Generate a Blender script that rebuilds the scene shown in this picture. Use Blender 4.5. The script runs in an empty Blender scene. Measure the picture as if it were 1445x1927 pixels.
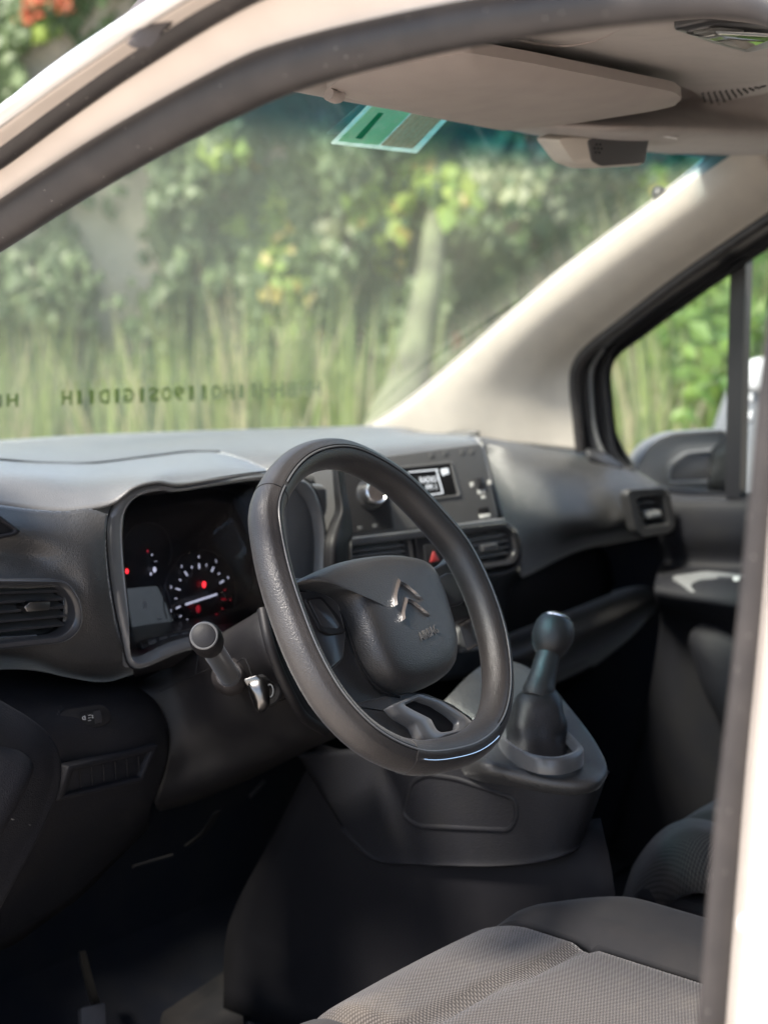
import bpy, math, random
import numpy as np
from mathutils import Vector, noise
sc = bpy.context.scene
rnd = random.Random(7)
# ---------------------------------------------------------------- camera, world, sun, exposure
F_PX, CX, CY = 3000.0, 722.5, 963.5
YAW = math.radians(50); PITCH = math.atan((963.5 - 560) / F_PX)
CAM = Vector((-1.66, 0, 1.42))
FW = Vector((math.sin(YAW) * math.cos(PITCH), math.cos(YAW) * math.cos(PITCH), -math.sin(PITCH)))
RT = Vector((math.cos(YAW), -math.sin(YAW), 0)); UP = RT.cross(FW)
cam_d = bpy.data.cameras.new('camera'); cam = bpy.data.objects.new('camera', cam_d)
sc.collection.objects.link(cam); sc.camera = cam
cam.location = CAM; cam.rotation_euler = FW.to_track_quat('-Z', 'Y').to_euler()
cam_d.sensor_fit = 'HORIZONTAL'; cam_d.sensor_width = 36; cam_d.lens = F_PX / 1445 * 36
cam_d.clip_start = .02; cam_d.clip_end = 400
cam_d.dof.use_dof = True; cam_d.dof.focus_distance = 1.62; cam_d.dof.aperture_fstop = cam_d.lens / 14.0
world = bpy.data.worlds.new('World'); sc.world = world; world.use_nodes = True
SUN_EL, SUN_AZ = math.radians(56), math.radians(285)      # azimuth from +y, clockwise: sun stands to the van's left, a little behind
wn = world.node_tree; bg = wn.nodes['Background']
sky = wn.nodes.new('ShaderNodeTexSky'); sky.sky_type = 'NISHITA'; sky.sun_disc = False
sky.sun_elevation = SUN_EL; sky.sun_rotation = SUN_AZ; sky.air_density = 1.0; sky.dust_density = 2.0; sky.ozone_density = 1.0
wn.links.new(sky.outputs[0], bg.inputs[0]); bg.inputs[1].default_value = .15
sl = bpy.data.lights.new('sun', 'SUN'); sl.energy = 4.4; sl.angle = math.radians(12); sl.color = (1, .93, .84)
so = bpy.data.objects.new('sun', sl); sc.collection.objects.link(so)
sd = Vector((math.sin(SUN_AZ) * math.cos(SUN_EL), math.cos(SUN_AZ) * math.cos(SUN_EL), math.sin(SUN_EL)))
so.rotation_euler = sd.to_track_quat('Z', 'Y').to_euler(); so.location = (-4, 0, 8)
sc.view_settings.view_transform = 'Standard'; sc.view_settings.look = 'None'
sc.view_settings.exposure = 1.45; sc.view_settings.gamma = 1; sc.view_settings.use_curve_mapping = False
sc.cycles.max_bounces = 8; sc.cycles.transparent_max_bounces = 12; sc.cycles.use_denoising = True
sc.cycles.sample_clamp_indirect = 6

# ---------------------------------------------------------------- geometry helpers
def ray(px, py): return FW + RT * ((px - CX) / F_PX) - UP * ((py - CY) / F_PX)
def at(px, py, x=None, y=None, z=None, d=None):
    r = ray(px, py)
    if d is None:
        k, v = (0, x) if x is not None else (1, y) if y is not None else (2, z)
        d = (v - CAM[k]) / r[k]
    return CAM + r * d
def behind(p, d): return p + (p - CAM).normalized() * d
class Plane:
    def __init__(s, o, n, up=(0, 0, 1)):
        s.o = Vector(o); s.n = Vector(n).normalized()
        s.e1 = Vector(up).cross(s.n).normalized(); s.e2 = s.n.cross(s.e1)
    def px(s, px, py, h=0):
        r = ray(px, py); t = ((s.o + s.n * h - CAM).dot(s.n)) / r.dot(s.n)
        q = CAM + r * t - s.o
        return (q.dot(s.e1), q.dot(s.e2))
    def P(s, a, b, h=0): return s.o + s.e1 * a + s.e2 * b + s.n * h
def cr(pts, n, closed=False):
    """Catmull-Rom through points (tuples or Vectors)"""
    a = np.array([list(p) for p in pts], float); N = len(a); out = []
    segs = N if closed else N - 1
    for i in range(segs):
        if closed: p0, p1, p2, p3 = a[i - 1], a[i], a[(i + 1) % N], a[(i + 2) % N]
        else:
            p1, p2 = a[i], a[i + 1]
            p0 = a[i - 1] if i else 2 * p1 - p2
            p3 = a[i + 2] if i + 2 < N else 2 * p2 - p1
        for k in range(n):
            t = k / n
            out.append(.5 * (2 * p1 + (p2 - p0) * t + (2 * p0 - 5 * p1 + 4 * p2 - p3) * t * t + (3 * p1 - p0 - 3 * p2 + p3) * t ** 3))
    if not closed: out.append(a[-1])
    return out
def rounded(pts, r, n=5):
    """round the corners of a closed 2D polygon"""
    out = []; N = len(pts)
    for i in range(N):
        p = Vector(pts[i]); a = Vector(pts[i - 1]) - p; b = Vector(pts[(i + 1) % N]) - p
        rr = r[i] if isinstance(r, (list, tuple)) else r
        d = min(rr, a.length * .48, b.length * .48)
        A = p + a.normalized() * d; B = p + b.normalized() * d
        for k in range(n + 1):
            t = k / n; out.append(tuple(A * (1 - t) ** 2 + p * 2 * t * (1 - t) + B * t * t))
    return out
def inset(l, d):
    N = len(l); ar = sum(l[i - 1][0] * l[i][1] - l[i][0] * l[i - 1][1] for i in range(N)); s = 1 if ar > 0 else -1; out = []
    for i in range(N):
        t = Vector(l[(i + 1) % N]) - Vector(l[i - 1])
        if t.length < 1e-9: out.append(l[i]); continue
        t.normalize(); out.append((l[i][0] - t.y * d * s, l[i][1] + t.x * d * s))
    return out
def match(o, i):
    """give two outlines the same number of points, lined up by direction from the centre"""
    if len(o) == len(i): return o, i
    res = []
    cx = sum(p[0] for p in i) / len(i); cy = sum(p[1] for p in i) / len(i)
    for l in (o, i):
        out = []
        N = 72
        for k in range(N):
            a = 2 * math.pi * k / N; dx, dy = math.cos(a), math.sin(a); best = None
            for j in range(len(l)):
                (x0, y0), (x1, y1) = l[j - 1], l[j]; ex, ey = x1 - x0, y1 - y0; den = dx * ey - dy * ex
                if abs(den) < 1e-14: continue
                t = ((x0 - cx) * ey - (y0 - cy) * ex) / den; u = ((x0 - cx) * dy - (y0 - cy) * dx) / den
                if t > 0 and -1e-6 <= u <= 1 + 1e-6: best = max(best or 0, t)
            out.append((cx + dx * (best or .001), cy + dy * (best or .001)))
        res.append(out)
    return res
def link(name, verts, faces, mat, parent, smooth=True, mats=None, fm=None):
    me = bpy.data.meshes.new(name); me.from_pydata([tuple(v) for v in verts], [], faces)
    for m in (mats or [mat]): me.materials.append(m)
    if fm: me.polygons.foreach_set('material_index', fm)
    me.polygons.foreach_set('use_smooth', [smooth] * len(me.polygons)); me.update()
    o = bpy.data.objects.new(name, me); sc.collection.objects.link(o)
    if parent: o.parent = parent
    return o
def sharp(o, deg=35):
    m = o.data; m.set_sharp_from_angle(angle=math.radians(deg)); return o
def surf(name, rows, mat, parent, n=5, thick=.003, cut=None, away=None):
    """smooth sheet through a grid of points, given real thickness behind the seen side"""
    g = [cr(r, n) for r in rows]; g = [list(c) for c in zip(*[cr(col, n) for col in zip(*g)])]
    R, K = len(g), len(g[0]); v = [Vector(p) for r in g for p in r]; f = []
    for i in range(R - 1):
        for j in range(K - 1):
            q = (i * K + j, i * K + j + 1, (i + 1) * K + j + 1, (i + 1) * K + j)
            if cut and cut(sum((v[a] for a in q), Vector()) / 4): continue
            f.append(q)
    ref = Vector(away) if away else CAM
    tot = 0
    for q in f[::3]:
        nn = (v[q[1]] - v[q[0]]).cross(v[q[3]] - v[q[0]]); tot += nn.dot(ref - v[q[0]])
    if tot < 0: f = [q[::-1] for q in f]
    o = link(name, v, f, mat, parent)
    if thick:
        m = o.modifiers.new('solid', 'SOLIDIFY'); m.thickness = thick; m.offset = -1
    return o
def loft(name, loops, mat, parent, cap0=False, cap1=False, closed=True, deg=35):
    """bridge 3D loops of equal length"""
    K = len(loops[0]); assert all(len(l) == K for l in loops), name
    v = [p for l in loops for p in l]; f = []
    for i in range(len(loops) - 1):
        for j in range(K if closed else K - 1):
            k = (j + 1) % K; f.append((i * K + j, i * K + k, (i + 1) * K + k, (i + 1) * K + j))
    if cap0: f.append(tuple(range(K))[::-1])
    if cap1: f.append(tuple((len(loops) - 1) * K + j for j in range(K)))
    o = link(name, v, f, mat, parent)
    import bmesh
    bm = bmesh.new(); bm.from_mesh(o.data); bmesh.ops.recalc_face_normals(bm, faces=bm.faces); bm.to_mesh(o.data); bm.free()
    return sharp(o, deg)
def slab(name, pl, out, h0, h1, mat, parent, bev=.0015, cap0=True, deg=50):
    """solid plate with an eased front edge: outline (2D on plane) from height h0 to h1"""
    return loft(name, [[pl.P(a, b, h0) for a, b in out], [pl.P(a, b, h1 - bev) for a, b in out],
                       [pl.P(a, b, h1 - bev * .3) for a, b in inset(out, bev * .3)], [pl.P(a, b, h1) for a, b in inset(out, bev)]], mat, parent, cap0, True, deg=deg)
def ring(name, pl, out, inn, h0, h1, mat, parent, bev=.0015, back=None, deep=None):
    """frame: outer outline, inner outline; deep = depth its inner wall goes to"""
    hb = h0 if deep is None else deep; out, inn = match(out, inn)
    L = [[pl.P(a, b, h0) for a, b in out], [pl.P(a, b, h1 - bev) for a, b in out], [pl.P(a, b, h1) for a, b in inset(out, bev)],
         [pl.P(a, b, h1) for a, b in inset(inn, -bev)], [pl.P(a, b, h1 - bev) for a, b in inn], [pl.P(a, b, hb) for a, b in inn]]
    o = loft(name, L, mat, parent, deg=50)
    return o
def dome(name, pl, out, h0, h1, mat, parent, steps=8, power=2.2, cen=None, skirt=None):
    """puffed pad: outline at h0 rising to h1 in the middle"""
    cx = sum(p[0] for p in out) / len(out); cy = sum(p[1] for p in out) / len(out)
    if cen: cx, cy = cen
    L = []
    if skirt is not None: L.append([pl.P(a, b, skirt) for a, b in out])
    for i in range(steps):
        t = i / steps; h = h0 + (h1 - h0) * (1 - (1 - t) ** power)
        L.append([pl.P(cx + (a - cx) * (1 - t), cy + (b - cy) * (1 - t), h) for a, b in out])
    K = len(out); v = [p for l in L for p in l] + [pl.P(cx, cy, h1)]; f = []
    for i in range(len(L) - 1):
        for j in range(K): k = (j + 1) % K; f.append((i * K + j, i * K + k, (i + 1) * K + k, (i + 1) * K + j))
    b = (len(L) - 1) * K
    for j in range(K): f.append((b + j, b + (j + 1) % K, len(v) - 1))
    f.append(tuple(range(K))[::-1])
    o = link(name, v, f, mat, parent)
    import bmesh
    bm = bmesh.new(); bm.from_mesh(o.data); bmesh.ops.recalc_face_normals(bm, faces=bm.faces); bm.to_mesh(o.data); bm.free()
    return sharp(o, 60)
def tube(name, pts, sec, mat, parent, closed=False, up=None, n=6, smooth_path=True, caps=True):
    """sweep: sec(t) -> list of (a, b) in the frame (side, up)"""
    c = [Vector(p) for p in (cr(pts, n, closed) if smooth_path else pts)]; N = len(c); L = []
    uprev = Vector(up) if up else Vector((0, 0, 1))
    for i in range(N):
        T = (c[(i + 1) % N] - c[i - 1]) if closed else (c[min(i + 1, N - 1)] - c[max(i - 1, 0)])
        T.normalize(); ref = Vector(up) if up else uprev
        s = T.cross(ref).normalized(); u = s.cross(T); uprev = u
        L.append([c[i] + s * a + u * b for a, b in sec(i / max(1, N - 1))])
    if closed: L.append(L[0])
    return loft(name, L, mat, parent, cap0=caps and not closed, cap1=caps and not closed, deg=40)
def circ(r, n=12, r2=None): return [(r * math.cos(2 * math.pi * k / n), (r2 or r) * math.sin(2 * math.pi * k / n)) for k in range(n)]
def rod(name, pts, r, mat, parent, closed=False, n=4, seg=10, up=None): return tube(name, pts, lambda t: circ(r, seg), mat, parent, closed, n=n, up=up)
def lathe(name, prof, o, axis, mat, parent, n=28):
    ax = Vector(axis).normalized(); e1 = ax.orthogonal().normalized(); e2 = ax.cross(e1)
    L = [[Vector(o) + ax * h + e1 * (r * math.cos(2 * math.pi * k / n)) + e2 * (r * math.sin(2 * math.pi * k / n)) for k in range(n)] for r, h in prof]
    return loft(name, L, mat, parent, True, True, deg=40)
def box(name, lo, hi, mat, parent, bev=0):
    x0, y0, z0 = lo; x1, y1, z1 = hi
    v = [(x0, y0, z0), (x1, y0, z0), (x1, y1, z0), (x0, y1, z0), (x0, y0, z1), (x1, y0, z1), (x1, y1, z1), (x0, y1, z1)]
    o = link(name, v, [(3, 2, 1, 0), (4, 5, 6, 7), (0, 1, 5, 4), (1, 2, 6, 5), (2, 3, 7, 6), (3, 0, 4, 7)], mat, parent, smooth=False)
    if bev:
        m = o.modifiers.new('bevel', 'BEVEL'); m.width = bev; m.segments = 3
    return o
def text(name, s, pl, px, py, size, mat, parent, h=0, ext=.0003, rot=0, mirror=False, sx=1):
    cu = bpy.data.curves.new('t', 'FONT'); cu.body = s; cu.size = size; cu.extrude = ext; cu.align_x = 'CENTER'; cu.align_y = 'CENTER'; cu.resolution_u = 2
    to = bpy.data.objects.new('t', cu); sc.collection.objects.link(to); bpy.context.view_layer.update()
    me = bpy.data.meshes.new_from_object(to); bpy.data.objects.remove(to)
    a0, b0 = pl.px(px, py, h) if isinstance(px, (int, float)) else px
    c, s_ = math.cos(rot), math.sin(rot)
    for v in me.vertices:
        x, y, z = v.co; x *= sx * (-1 if mirror else 1)
        v.co = pl.P(a0 + x * c - y * s_, b0 + x * s_ + y * c, h + z)
    me.materials.clear(); me.materials.append(mat); me.name = name
    o = bpy.data.objects.new(name, me); sc.collection.objects.link(o); o.parent = parent
    return o

def wrap(o, target, d, pl, lift=0):
    """lay a thin piece onto a curved surface: each vertex keeps its height above the plane"""
    from mathutils.bvhtree import BVHTree
    t = target.data; bv = BVHTree.FromPolygons([v.co for v in t.vertices], [tuple(p.vertices) for p in t.polygons]); d = Vector(d).normalized()
    for v in o.data.vertices:
        h = (v.co - pl.o).dot(pl.n); hit = bv.ray_cast(v.co - d * .12, d)
        if hit[0] is not None: v.co = hit[0] - d * (h + lift)
    o.data.update(); return o

# ---------------------------------------------------------------- materials
def mat(name, col, rough=.5, spec=.5, metal=0, bump=None, var=None, coat=0, emit=None, sheen=0, bump2=None, spots=None):
    m = bpy.data.materials.new(name); m.use_nodes = True; nt = m.node_tree; b = nt.nodes['Principled BSDF']; L = nt.links
    b.inputs['Base Color'].default_value = (*col, 1); b.inputs['Roughness'].default_value = rough
    b.inputs['Specular IOR Level'].default_value = spec; b.inputs['Metallic'].default_value = metal
    b.inputs['Coat Weight'].default_value = coat
    if sheen: b.inputs['Sheen Weight'].default_value, b.inputs['Sheen Roughness'].default_value = sheen if isinstance(sheen, tuple) else (sheen, .35)
    tc = nt.nodes.new('ShaderNodeTexCoord')
    if var:                                    # (scale, other colour, amount)
        nz = nt.nodes.new('ShaderNodeTexNoise'); nz.inputs['Scale'].default_value = var[0]; nz.inputs['Detail'].default_value = 5
        rp = nt.nodes.new('ShaderNodeMapRange'); rp.inputs[1].default_value = .42; rp.inputs[2].default_value = .7
        mx = nt.nodes.new('ShaderNodeMix'); mx.data_type = 'RGBA'; mu = nt.nodes.new('ShaderNodeMath'); mu.operation = 'MULTIPLY'; mu.inputs[1].default_value = var[2]
        L.new(tc.outputs['Object'], nz.inputs['Vector']); L.new(nz.outputs[0], rp.inputs[0]); L.new(rp.outputs[0], mu.inputs[0]); L.new(mu.outputs[0], mx.inputs[0])
        mx.inputs[6].default_value = (*col, 1); mx.inputs[7].default_value = (*var[1], 1); L.new(mx.outputs[2], b.inputs['Base Color'])
        last = mx.outputs[2]
        rr = nt.nodes.new('ShaderNodeMapRange'); rr.inputs[3].default_value = rough * .88; rr.inputs[4].default_value = min(1, rough * 1.15)
        L.new(nz.outputs[0], rr.inputs[0]); L.new(rr.outputs[0], b.inputs['Roughness'])
    if spots:                                  # (scale, threshold, colour): scattered dust specks
        vo = nt.nodes.new('ShaderNodeTexVoronoi'); vo.inputs['Scale'].default_value = spots[0]
        lt = nt.nodes.new('ShaderNodeMath'); lt.operation = 'LESS_THAN'; lt.inputs[1].default_value = spots[1]
        mx2 = nt.nodes.new('ShaderNodeMix'); mx2.data_type = 'RGBA'; L.new(tc.outputs['Object'], vo.inputs['Vector']); L.new(vo.outputs['Distance'], lt.inputs[0]); L.new(lt.outputs[0], mx2.inputs[0])
        if var: L.new(last, mx2.inputs[6])
        else: mx2.inputs[6].default_value = (*col, 1)
        mx2.inputs[7].default_value = (*spots[2], 1); L.new(mx2.outputs[2], b.inputs['Base Color'])
    if bump:                                   # (kind, scale, strength, distance)
        if bump[0] == 'grain':
            t = nt.nodes.new('ShaderNodeTexVoronoi'); t.feature = 'SMOOTH_F1'; out = 'Distance'
        else:
            t = nt.nodes.new('ShaderNodeTexNoise'); t.inputs['Detail'].default_value = 3; out = 0
        t.inputs['Scale'].default_value = bump[1]; L.new(tc.outputs['Object'], t.inputs['Vector'])
        bn = nt.nodes.new('ShaderNodeBump'); bn.inputs['Strength'].default_value = bump[2]; bn.inputs['Distance'].default_value = bump[3]
        L.new(t.outputs[out], bn.inputs['Height']); L.new(bn.outputs[0], b.inputs['Normal'])
    if emit: b.inputs['Emission Color'].default_value = (*emit[0], 1); b.inputs['Emission Strength'].default_value = emit[1]
    return m
M = {}
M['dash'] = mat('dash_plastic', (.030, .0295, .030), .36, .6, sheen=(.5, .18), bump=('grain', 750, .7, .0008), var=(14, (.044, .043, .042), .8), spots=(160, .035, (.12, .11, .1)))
M['dash_top_glare'] = mat('textured_dash_top_glare', (.085, .083, .080), .46, .95, sheen=(1.0, .2), bump=('grain', 750, .6, .0007), var=(11, (.105, .102, .097), .8), spots=(160, .03, (.25, .24, .22)))  # paler base and heavy sheen paint sky glare onto the dash plastic
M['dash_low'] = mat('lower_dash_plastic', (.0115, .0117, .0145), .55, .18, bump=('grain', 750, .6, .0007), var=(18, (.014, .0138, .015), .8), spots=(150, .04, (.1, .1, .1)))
M['shroud'] = mat('column_plastic', (.0105, .010, .0112), .52, .24, bump=('grain', 800, .25, .0004), var=(20, (.017, .0165, .0165), .8), spots=(150, .03, (.12, .12, .12)))
M['tunnel'] = mat('tunnel_lining', (.0085, .0083, .0102), .75, .14, bump=('noise', 600, .3, .0008), var=(10, (.012, .0115, .013), .8))
M['gloss'] = mat('smooth_black_plastic', (.022, .022, .024), .28, .5, sheen=.2, bump=('noise', 300, .05, .0003))
M['satin'] = mat('satin_grey_trim', (.09, .092, .095), .34, .6, sheen=.4, var=(60, (.11, .11, .112), .5))
M['radio'] = mat('radio_face', (.08, .079, .08), .45, .5, sheen=.4, var=(60, (.075, .073, .072), .6), bump=('noise', 500, .1, .0003))
M['hole'] = mat('dark_recess', (.008, .008, .009), .8, .2)
M['wheel'] = mat('wheel_leather', (.027, .0245, .024), .36, .55, sheen=.15, bump=('grain', 1000, .7, .0006), var=(30, (.034, .031, .03), .8), spots=(120, .03, (.15, .14, .13)))
M['pad'] = mat('airbag_plastic', (.021, .021, .022), .36, .55, sheen=.12, bump=('grain', 1000, .7, .0006), var=(30, (.028, .027, .027), .6))
M['chrome'] = mat('chrome', (.9, .9, .92), .22, .5, 1)
M['dullmetal'] = mat('brushed_metal', (.2, .195, .19), .32, .5, 1, bump=('noise', 200, .1, .0003))
M['rubber'] = mat('seal_rubber', (.02, .018, .0185), .48, .45, var=(25, (.034, .03, .029), .9), bump=('noise', 160, .12, .001), spots=(110, .06, (.3, .28, .26)))
M['rubber_old'] = mat('faded_rubber', (.075, .068, .068), .6, .4, var=(22, (.11, .098, .096), .9), bump=('noise', 160, .15, .001), spots=(90, .05, (.35, .32, .3)))
M['cream'] = mat('cream_white_paint', (.66, .6, .54), .35, .5, coat=.4, var=(9, (.56, .5, .45), .8), bump=('noise', 90, .05, .001))
M['white'] = mat('white_paint', (.8, .79, .77), .25, .5, coat=.6, var=(6, (.74, .72, .7), .5))
M['trim'] = mat('beige_pillar_trim', (.53, .485, .425), .62, .35, var=(25, (.48, .44, .39), .8), bump=('noise', 420, .15, .0008))
M['liner'] = mat('headliner_fabric', (.36, .32, .295), .85, .2, var=(30, (.32, .285, .265), .8), bump=('noise', 700, .4, .001), sheen=.2)
M['visor'] = mat('visor_vinyl', (.36, .315, .29), .7, .3, var=(20, (.33, .29, .27), .8), bump=('noise', 500, .25, .0008))
M['carpet'] = mat('black_carpet', (.010, .0118, .017), .95, .12, bump=('noise', 500, .6, .002), var=(12, (.018, .018, .02), .8))
M['mat_dust'] = mat('dusty_floor_mat', (.016, .016, .017), .9, .2, bump=('noise', 400, .5, .002), var=(9, (.05, .044, .038), .8))
M['lamp_red'] = mat('red_warning_light', (.3, .01, .01), .4, emit=((1, .03, .04), 1.4))
M['lamp_white'] = mat('lit_white_mark', (.5, .5, .55), .4, emit=((.85, .85, 1), .4))
M['lamp_dim'] = mat('dim_red_mark', (.2, .01, .02), .4, emit=((1, .03, .06), .15))
M['lcd'] = mat('lit_display', (.3, .31, .33), .3, emit=((.8, .85, .9), .35))
M['lcd_dark'] = mat('grey_display', (.12, .13, .14), .25, .5, var=(18, (.22, .24, .24), .9), emit=((.6, .68, .7), .05))
M['print'] = mat('pale_print', (.5, .5, .48), .6)
M['embossed'] = mat('embossed_letters', (.016, .016, .017), .5)
M['hazard'] = mat('hazard_red', (.35, .03, .03), .4)
M['grey_plastic'] = mat('mirror_shell_plastic', (.12, .123, .125), .42, .6, sheen=.8, bump=('grain', 500, .3, .0006), var=(20, (.12, .12, .12), .7))
M['black_metal'] = mat('black_door_frame', (.012, .012, .014), .4, .4)
def translucent(m, f=.72):
    nt = m.node_tree; b = nt.nodes['Principled BSDF']; t = nt.nodes.new('ShaderNodeBsdfTranslucent'); mx = nt.nodes.new('ShaderNodeMixShader'); mx.inputs[0].default_value = f
    c = b.inputs['Base Color']
    if c.is_linked: nt.links.new(c.links[0].from_socket, t.inputs[0])
    else: t.inputs[0].default_value = c.default_value
    nt.links.new(b.outputs[0], mx.inputs[1]); nt.links.new(t.outputs[0], mx.inputs[2]); nt.links.new(mx.outputs[0], nt.nodes['Material Output'].inputs[0]); return m
M['sticker_w'] = mat('sticker_paper', (.75, .78, .7), .6, var=(80, (.6, .66, .55), .8))
M['sticker_g'] = mat('sticker_green', (.01, .5, .3), .6); M['sticker_p'] = mat('sticker_pale_green', (.5, .82, .62), .6, var=(90, (.7, .85, .7), .8)); M['sticker_b'] = mat('sticker_brown_print', (.68, .62, .5), .6, var=(200, (.78, .76, .68), .9))
for k_ in ('sticker_w', 'sticker_g', 'sticker_p', 'sticker_b'): translucent(M[k_])
M['letter'] = translucent(mat('dark_letters', (.05, .08, .02), .6), .4)
M['mirror_glass'] = mat('mirror_glass', (.12, .115, .115), .12, .5, .6)

def fabric(name, c1, c2, scale=900, dirt=(.3, .26, .2)):
    m = mat(name, c1, .9, .2, sheen=.3); nt = m.node_tree; b = nt.nodes['Principled BSDF']; L = nt.links
    tc = nt.nodes.new('ShaderNodeTexCoord'); mp = nt.nodes.new('ShaderNodeMapping'); mp.inputs['Rotation'].default_value = (0, 0, .25); L.new(tc.outputs['Object'], mp.inputs[0])
    sx = nt.nodes.new('ShaderNodeSeparateXYZ'); L.new(mp.outputs[0], sx.inputs[0])
    def sine(sock, k, ph):
        a = nt.nodes.new('ShaderNodeMath'); a.operation = 'MULTIPLY'; a.inputs[1].default_value = k; L.new(sock, a.inputs[0])
        c = nt.nodes.new('ShaderNodeMath'); c.operation = 'ADD'; c.inputs[1].default_value = ph; L.new(a.outputs[0], c.inputs[0])
        s = nt.nodes.new('ShaderNodeMath'); s.operation = 'SINE'; L.new(c.outputs[0], s.inputs[0]); return s.outputs[0]
    yy = nt.nodes.new('ShaderNodeMath'); yy.operation = 'MULTIPLY_ADD'; yy.inputs[1].default_value = -.42; L.new(sx.outputs[2], yy.inputs[0]); L.new(sx.outputs[1], yy.inputs[2])
    p = nt.nodes.new('ShaderNodeMath'); p.operation = 'MULTIPLY'; L.new(sine(sx.outputs[0], scale, 0), p.inputs[0]); L.new(sine(yy.outputs[0], scale, 0), p.inputs[1])
    mr = nt.nodes.new('ShaderNodeMapRange'); mr.inputs[1].default_value = -.1; mr.inputs[2].default_value = .7; L.new(p.outputs[0], mr.inputs[0])
    mx = nt.nodes.new('ShaderNodeMix'); mx.data_type = 'RGBA'; mx.inputs[6].default_value = (*c1, 1); mx.inputs[7].default_value = (*c2, 1); L.new(mr.outputs[0], mx.inputs[0])
    nz = nt.nodes.new('ShaderNodeTexNoise'); nz.inputs['Scale'].default_value = 7; nz.inputs['Detail'].default_value = 6; nz.inputs['Roughness'].default_value = .6; L.new(tc.outputs['Object'], nz.inputs['Vector'])
    m2 = nt.nodes.new('ShaderNodeMapRange'); m2.inputs[1].default_value = .5; m2.inputs[2].default_value = .75; m2.inputs[4].default_value = .45; L.new(nz.outputs[0], m2.inputs[0])
    mz = nt.nodes.new('ShaderNodeMix'); mz.data_type = 'RGBA'; L.new(m2.outputs[0], mz.inputs[0]); L.new(mx.outputs[2], mz.inputs[6]); mz.inputs[7].default_value = (*dirt, 1)
    L.new(mz.outputs[2], b.inputs['Base Color'])
    bn = nt.nodes.new('ShaderNodeBump'); bn.inputs['Strength'].default_value = .5; bn.inputs['Distance'].default_value = .001; L.new(p.outputs[0], bn.inputs['Height']); L.new(bn.outputs[0], b.inputs['Normal'])
    return m
M['fabric'] = fabric('seat_weave', (.028, .025, .024), (.105, .093, .085), 1450, (.16, .135, .105))
M['bolster'] = mat('bolster_cloth', (.021, .0205, .022), .9, .2, bump=('noise', 900, .4, .001), var=(8, (.036, .033, .031), .8), sheen=.1)

def glass_mat(name, tint, fac=.9, dust=.03, band=None):
    m = bpy.data.materials.new(name); m.use_nodes = True; nt = m.node_tree; L = nt.links; nt.nodes.remove(nt.nodes['Principled BSDF']); out = nt.nodes['Material Output']
    tr = nt.nodes.new('ShaderNodeBsdfTransparent'); tr.inputs[0].default_value = (*tint, 1)
    gl = nt.nodes.new('ShaderNodeBsdfGlossy'); gl.inputs['Roughness'].default_value = .03
    df = nt.nodes.new('ShaderNodeBsdfTranslucent'); df.inputs[0].default_value = (.6, .6, .56, 1)
    fr = nt.nodes.new('ShaderNodeFresnel'); fr.inputs[0].default_value = 1.5; k = nt.nodes.new('ShaderNodeMath'); k.operation = 'MULTIPLY'; k.inputs[1].default_value = fac; L.new(fr.outputs[0], k.inputs[0])
    a = nt.nodes.new('ShaderNodeMixShader'); L.new(k.outputs[0], a.inputs[0]); L.new(tr.outputs[0], a.inputs[1]); L.new(gl.outputs[0], a.inputs[2])
    b = nt.nodes.new('ShaderNodeMixShader'); b.inputs[0].default_value = dust; L.new(a.outputs[0], b.inputs[1]); L.new(df.outputs[0], b.inputs[2]); L.new(b.outputs[0], out.inputs[0])
    if dust:
        tc = nt.nodes.new('ShaderNodeTexCoord'); nz = nt.nodes.new('ShaderNodeTexNoise'); nz.inputs['Scale'].default_value = 5; nz.inputs['Detail'].default_value = 4
        mr = nt.nodes.new('ShaderNodeMapRange'); mr.inputs[3].default_value = dust * .5; mr.inputs[4].default_value = dust * 1.6; L.new(tc.outputs['Object'], nz.inputs['Vector']); L.new(nz.outputs[0], mr.inputs[0]); L.new(mr.outputs[0], b.inputs[0])
    if band:                                   # tinted sun band at the top of the pane
        tc = nt.nodes.new('ShaderNodeTexCoord'); s = nt.nodes.new('ShaderNodeSeparateXYZ'); L.new(tc.outputs['Object'], s.inputs[0])
        mr = nt.nodes.new('ShaderNodeMapRange'); mr.inputs[1].default_value = band[0]; mr.inputs[2].default_value = band[1]; mr.interpolation_type = 'SMOOTHSTEP'; L.new(s.outputs[2], mr.inputs[0])
        mx = nt.nodes.new('ShaderNodeMix'); mx.data_type = 'RGBA'; mx.inputs[6].default_value = (*tint, 1); mx.inputs[7].default_value = (*band[2], 1); L.new(mr.outputs[0], mx.inputs[0]); L.new(mx.outputs[2], tr.inputs[0]); m3 = nt.nodes.new('ShaderNodeMix'); m3.data_type = 'RGBA'; L.new(mr.outputs[0], m3.inputs[0]); m3.inputs[6].default_value = (.55, .6, .47, 1); m3.inputs[7].default_value = (.05, .18, .24, 1); L.new(m3.outputs[2], df.inputs[0])
    return m
M['windscreen'] = glass_mat('windscreen_glass', (.9, .93, .88), .9, .035, band=(1.59, 1.63, (.06, .28, .38)))
M['side_glass'] = glass_mat('side_glass', (.93, .96, .94), .8, .02)
M['cover'] = glass_mat('gauge_cover', (.75, .76, .8), .35, .004)
M['lens'] = glass_mat('lamp_lens', (.8, .8, .8), 1.5, .12)

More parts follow.
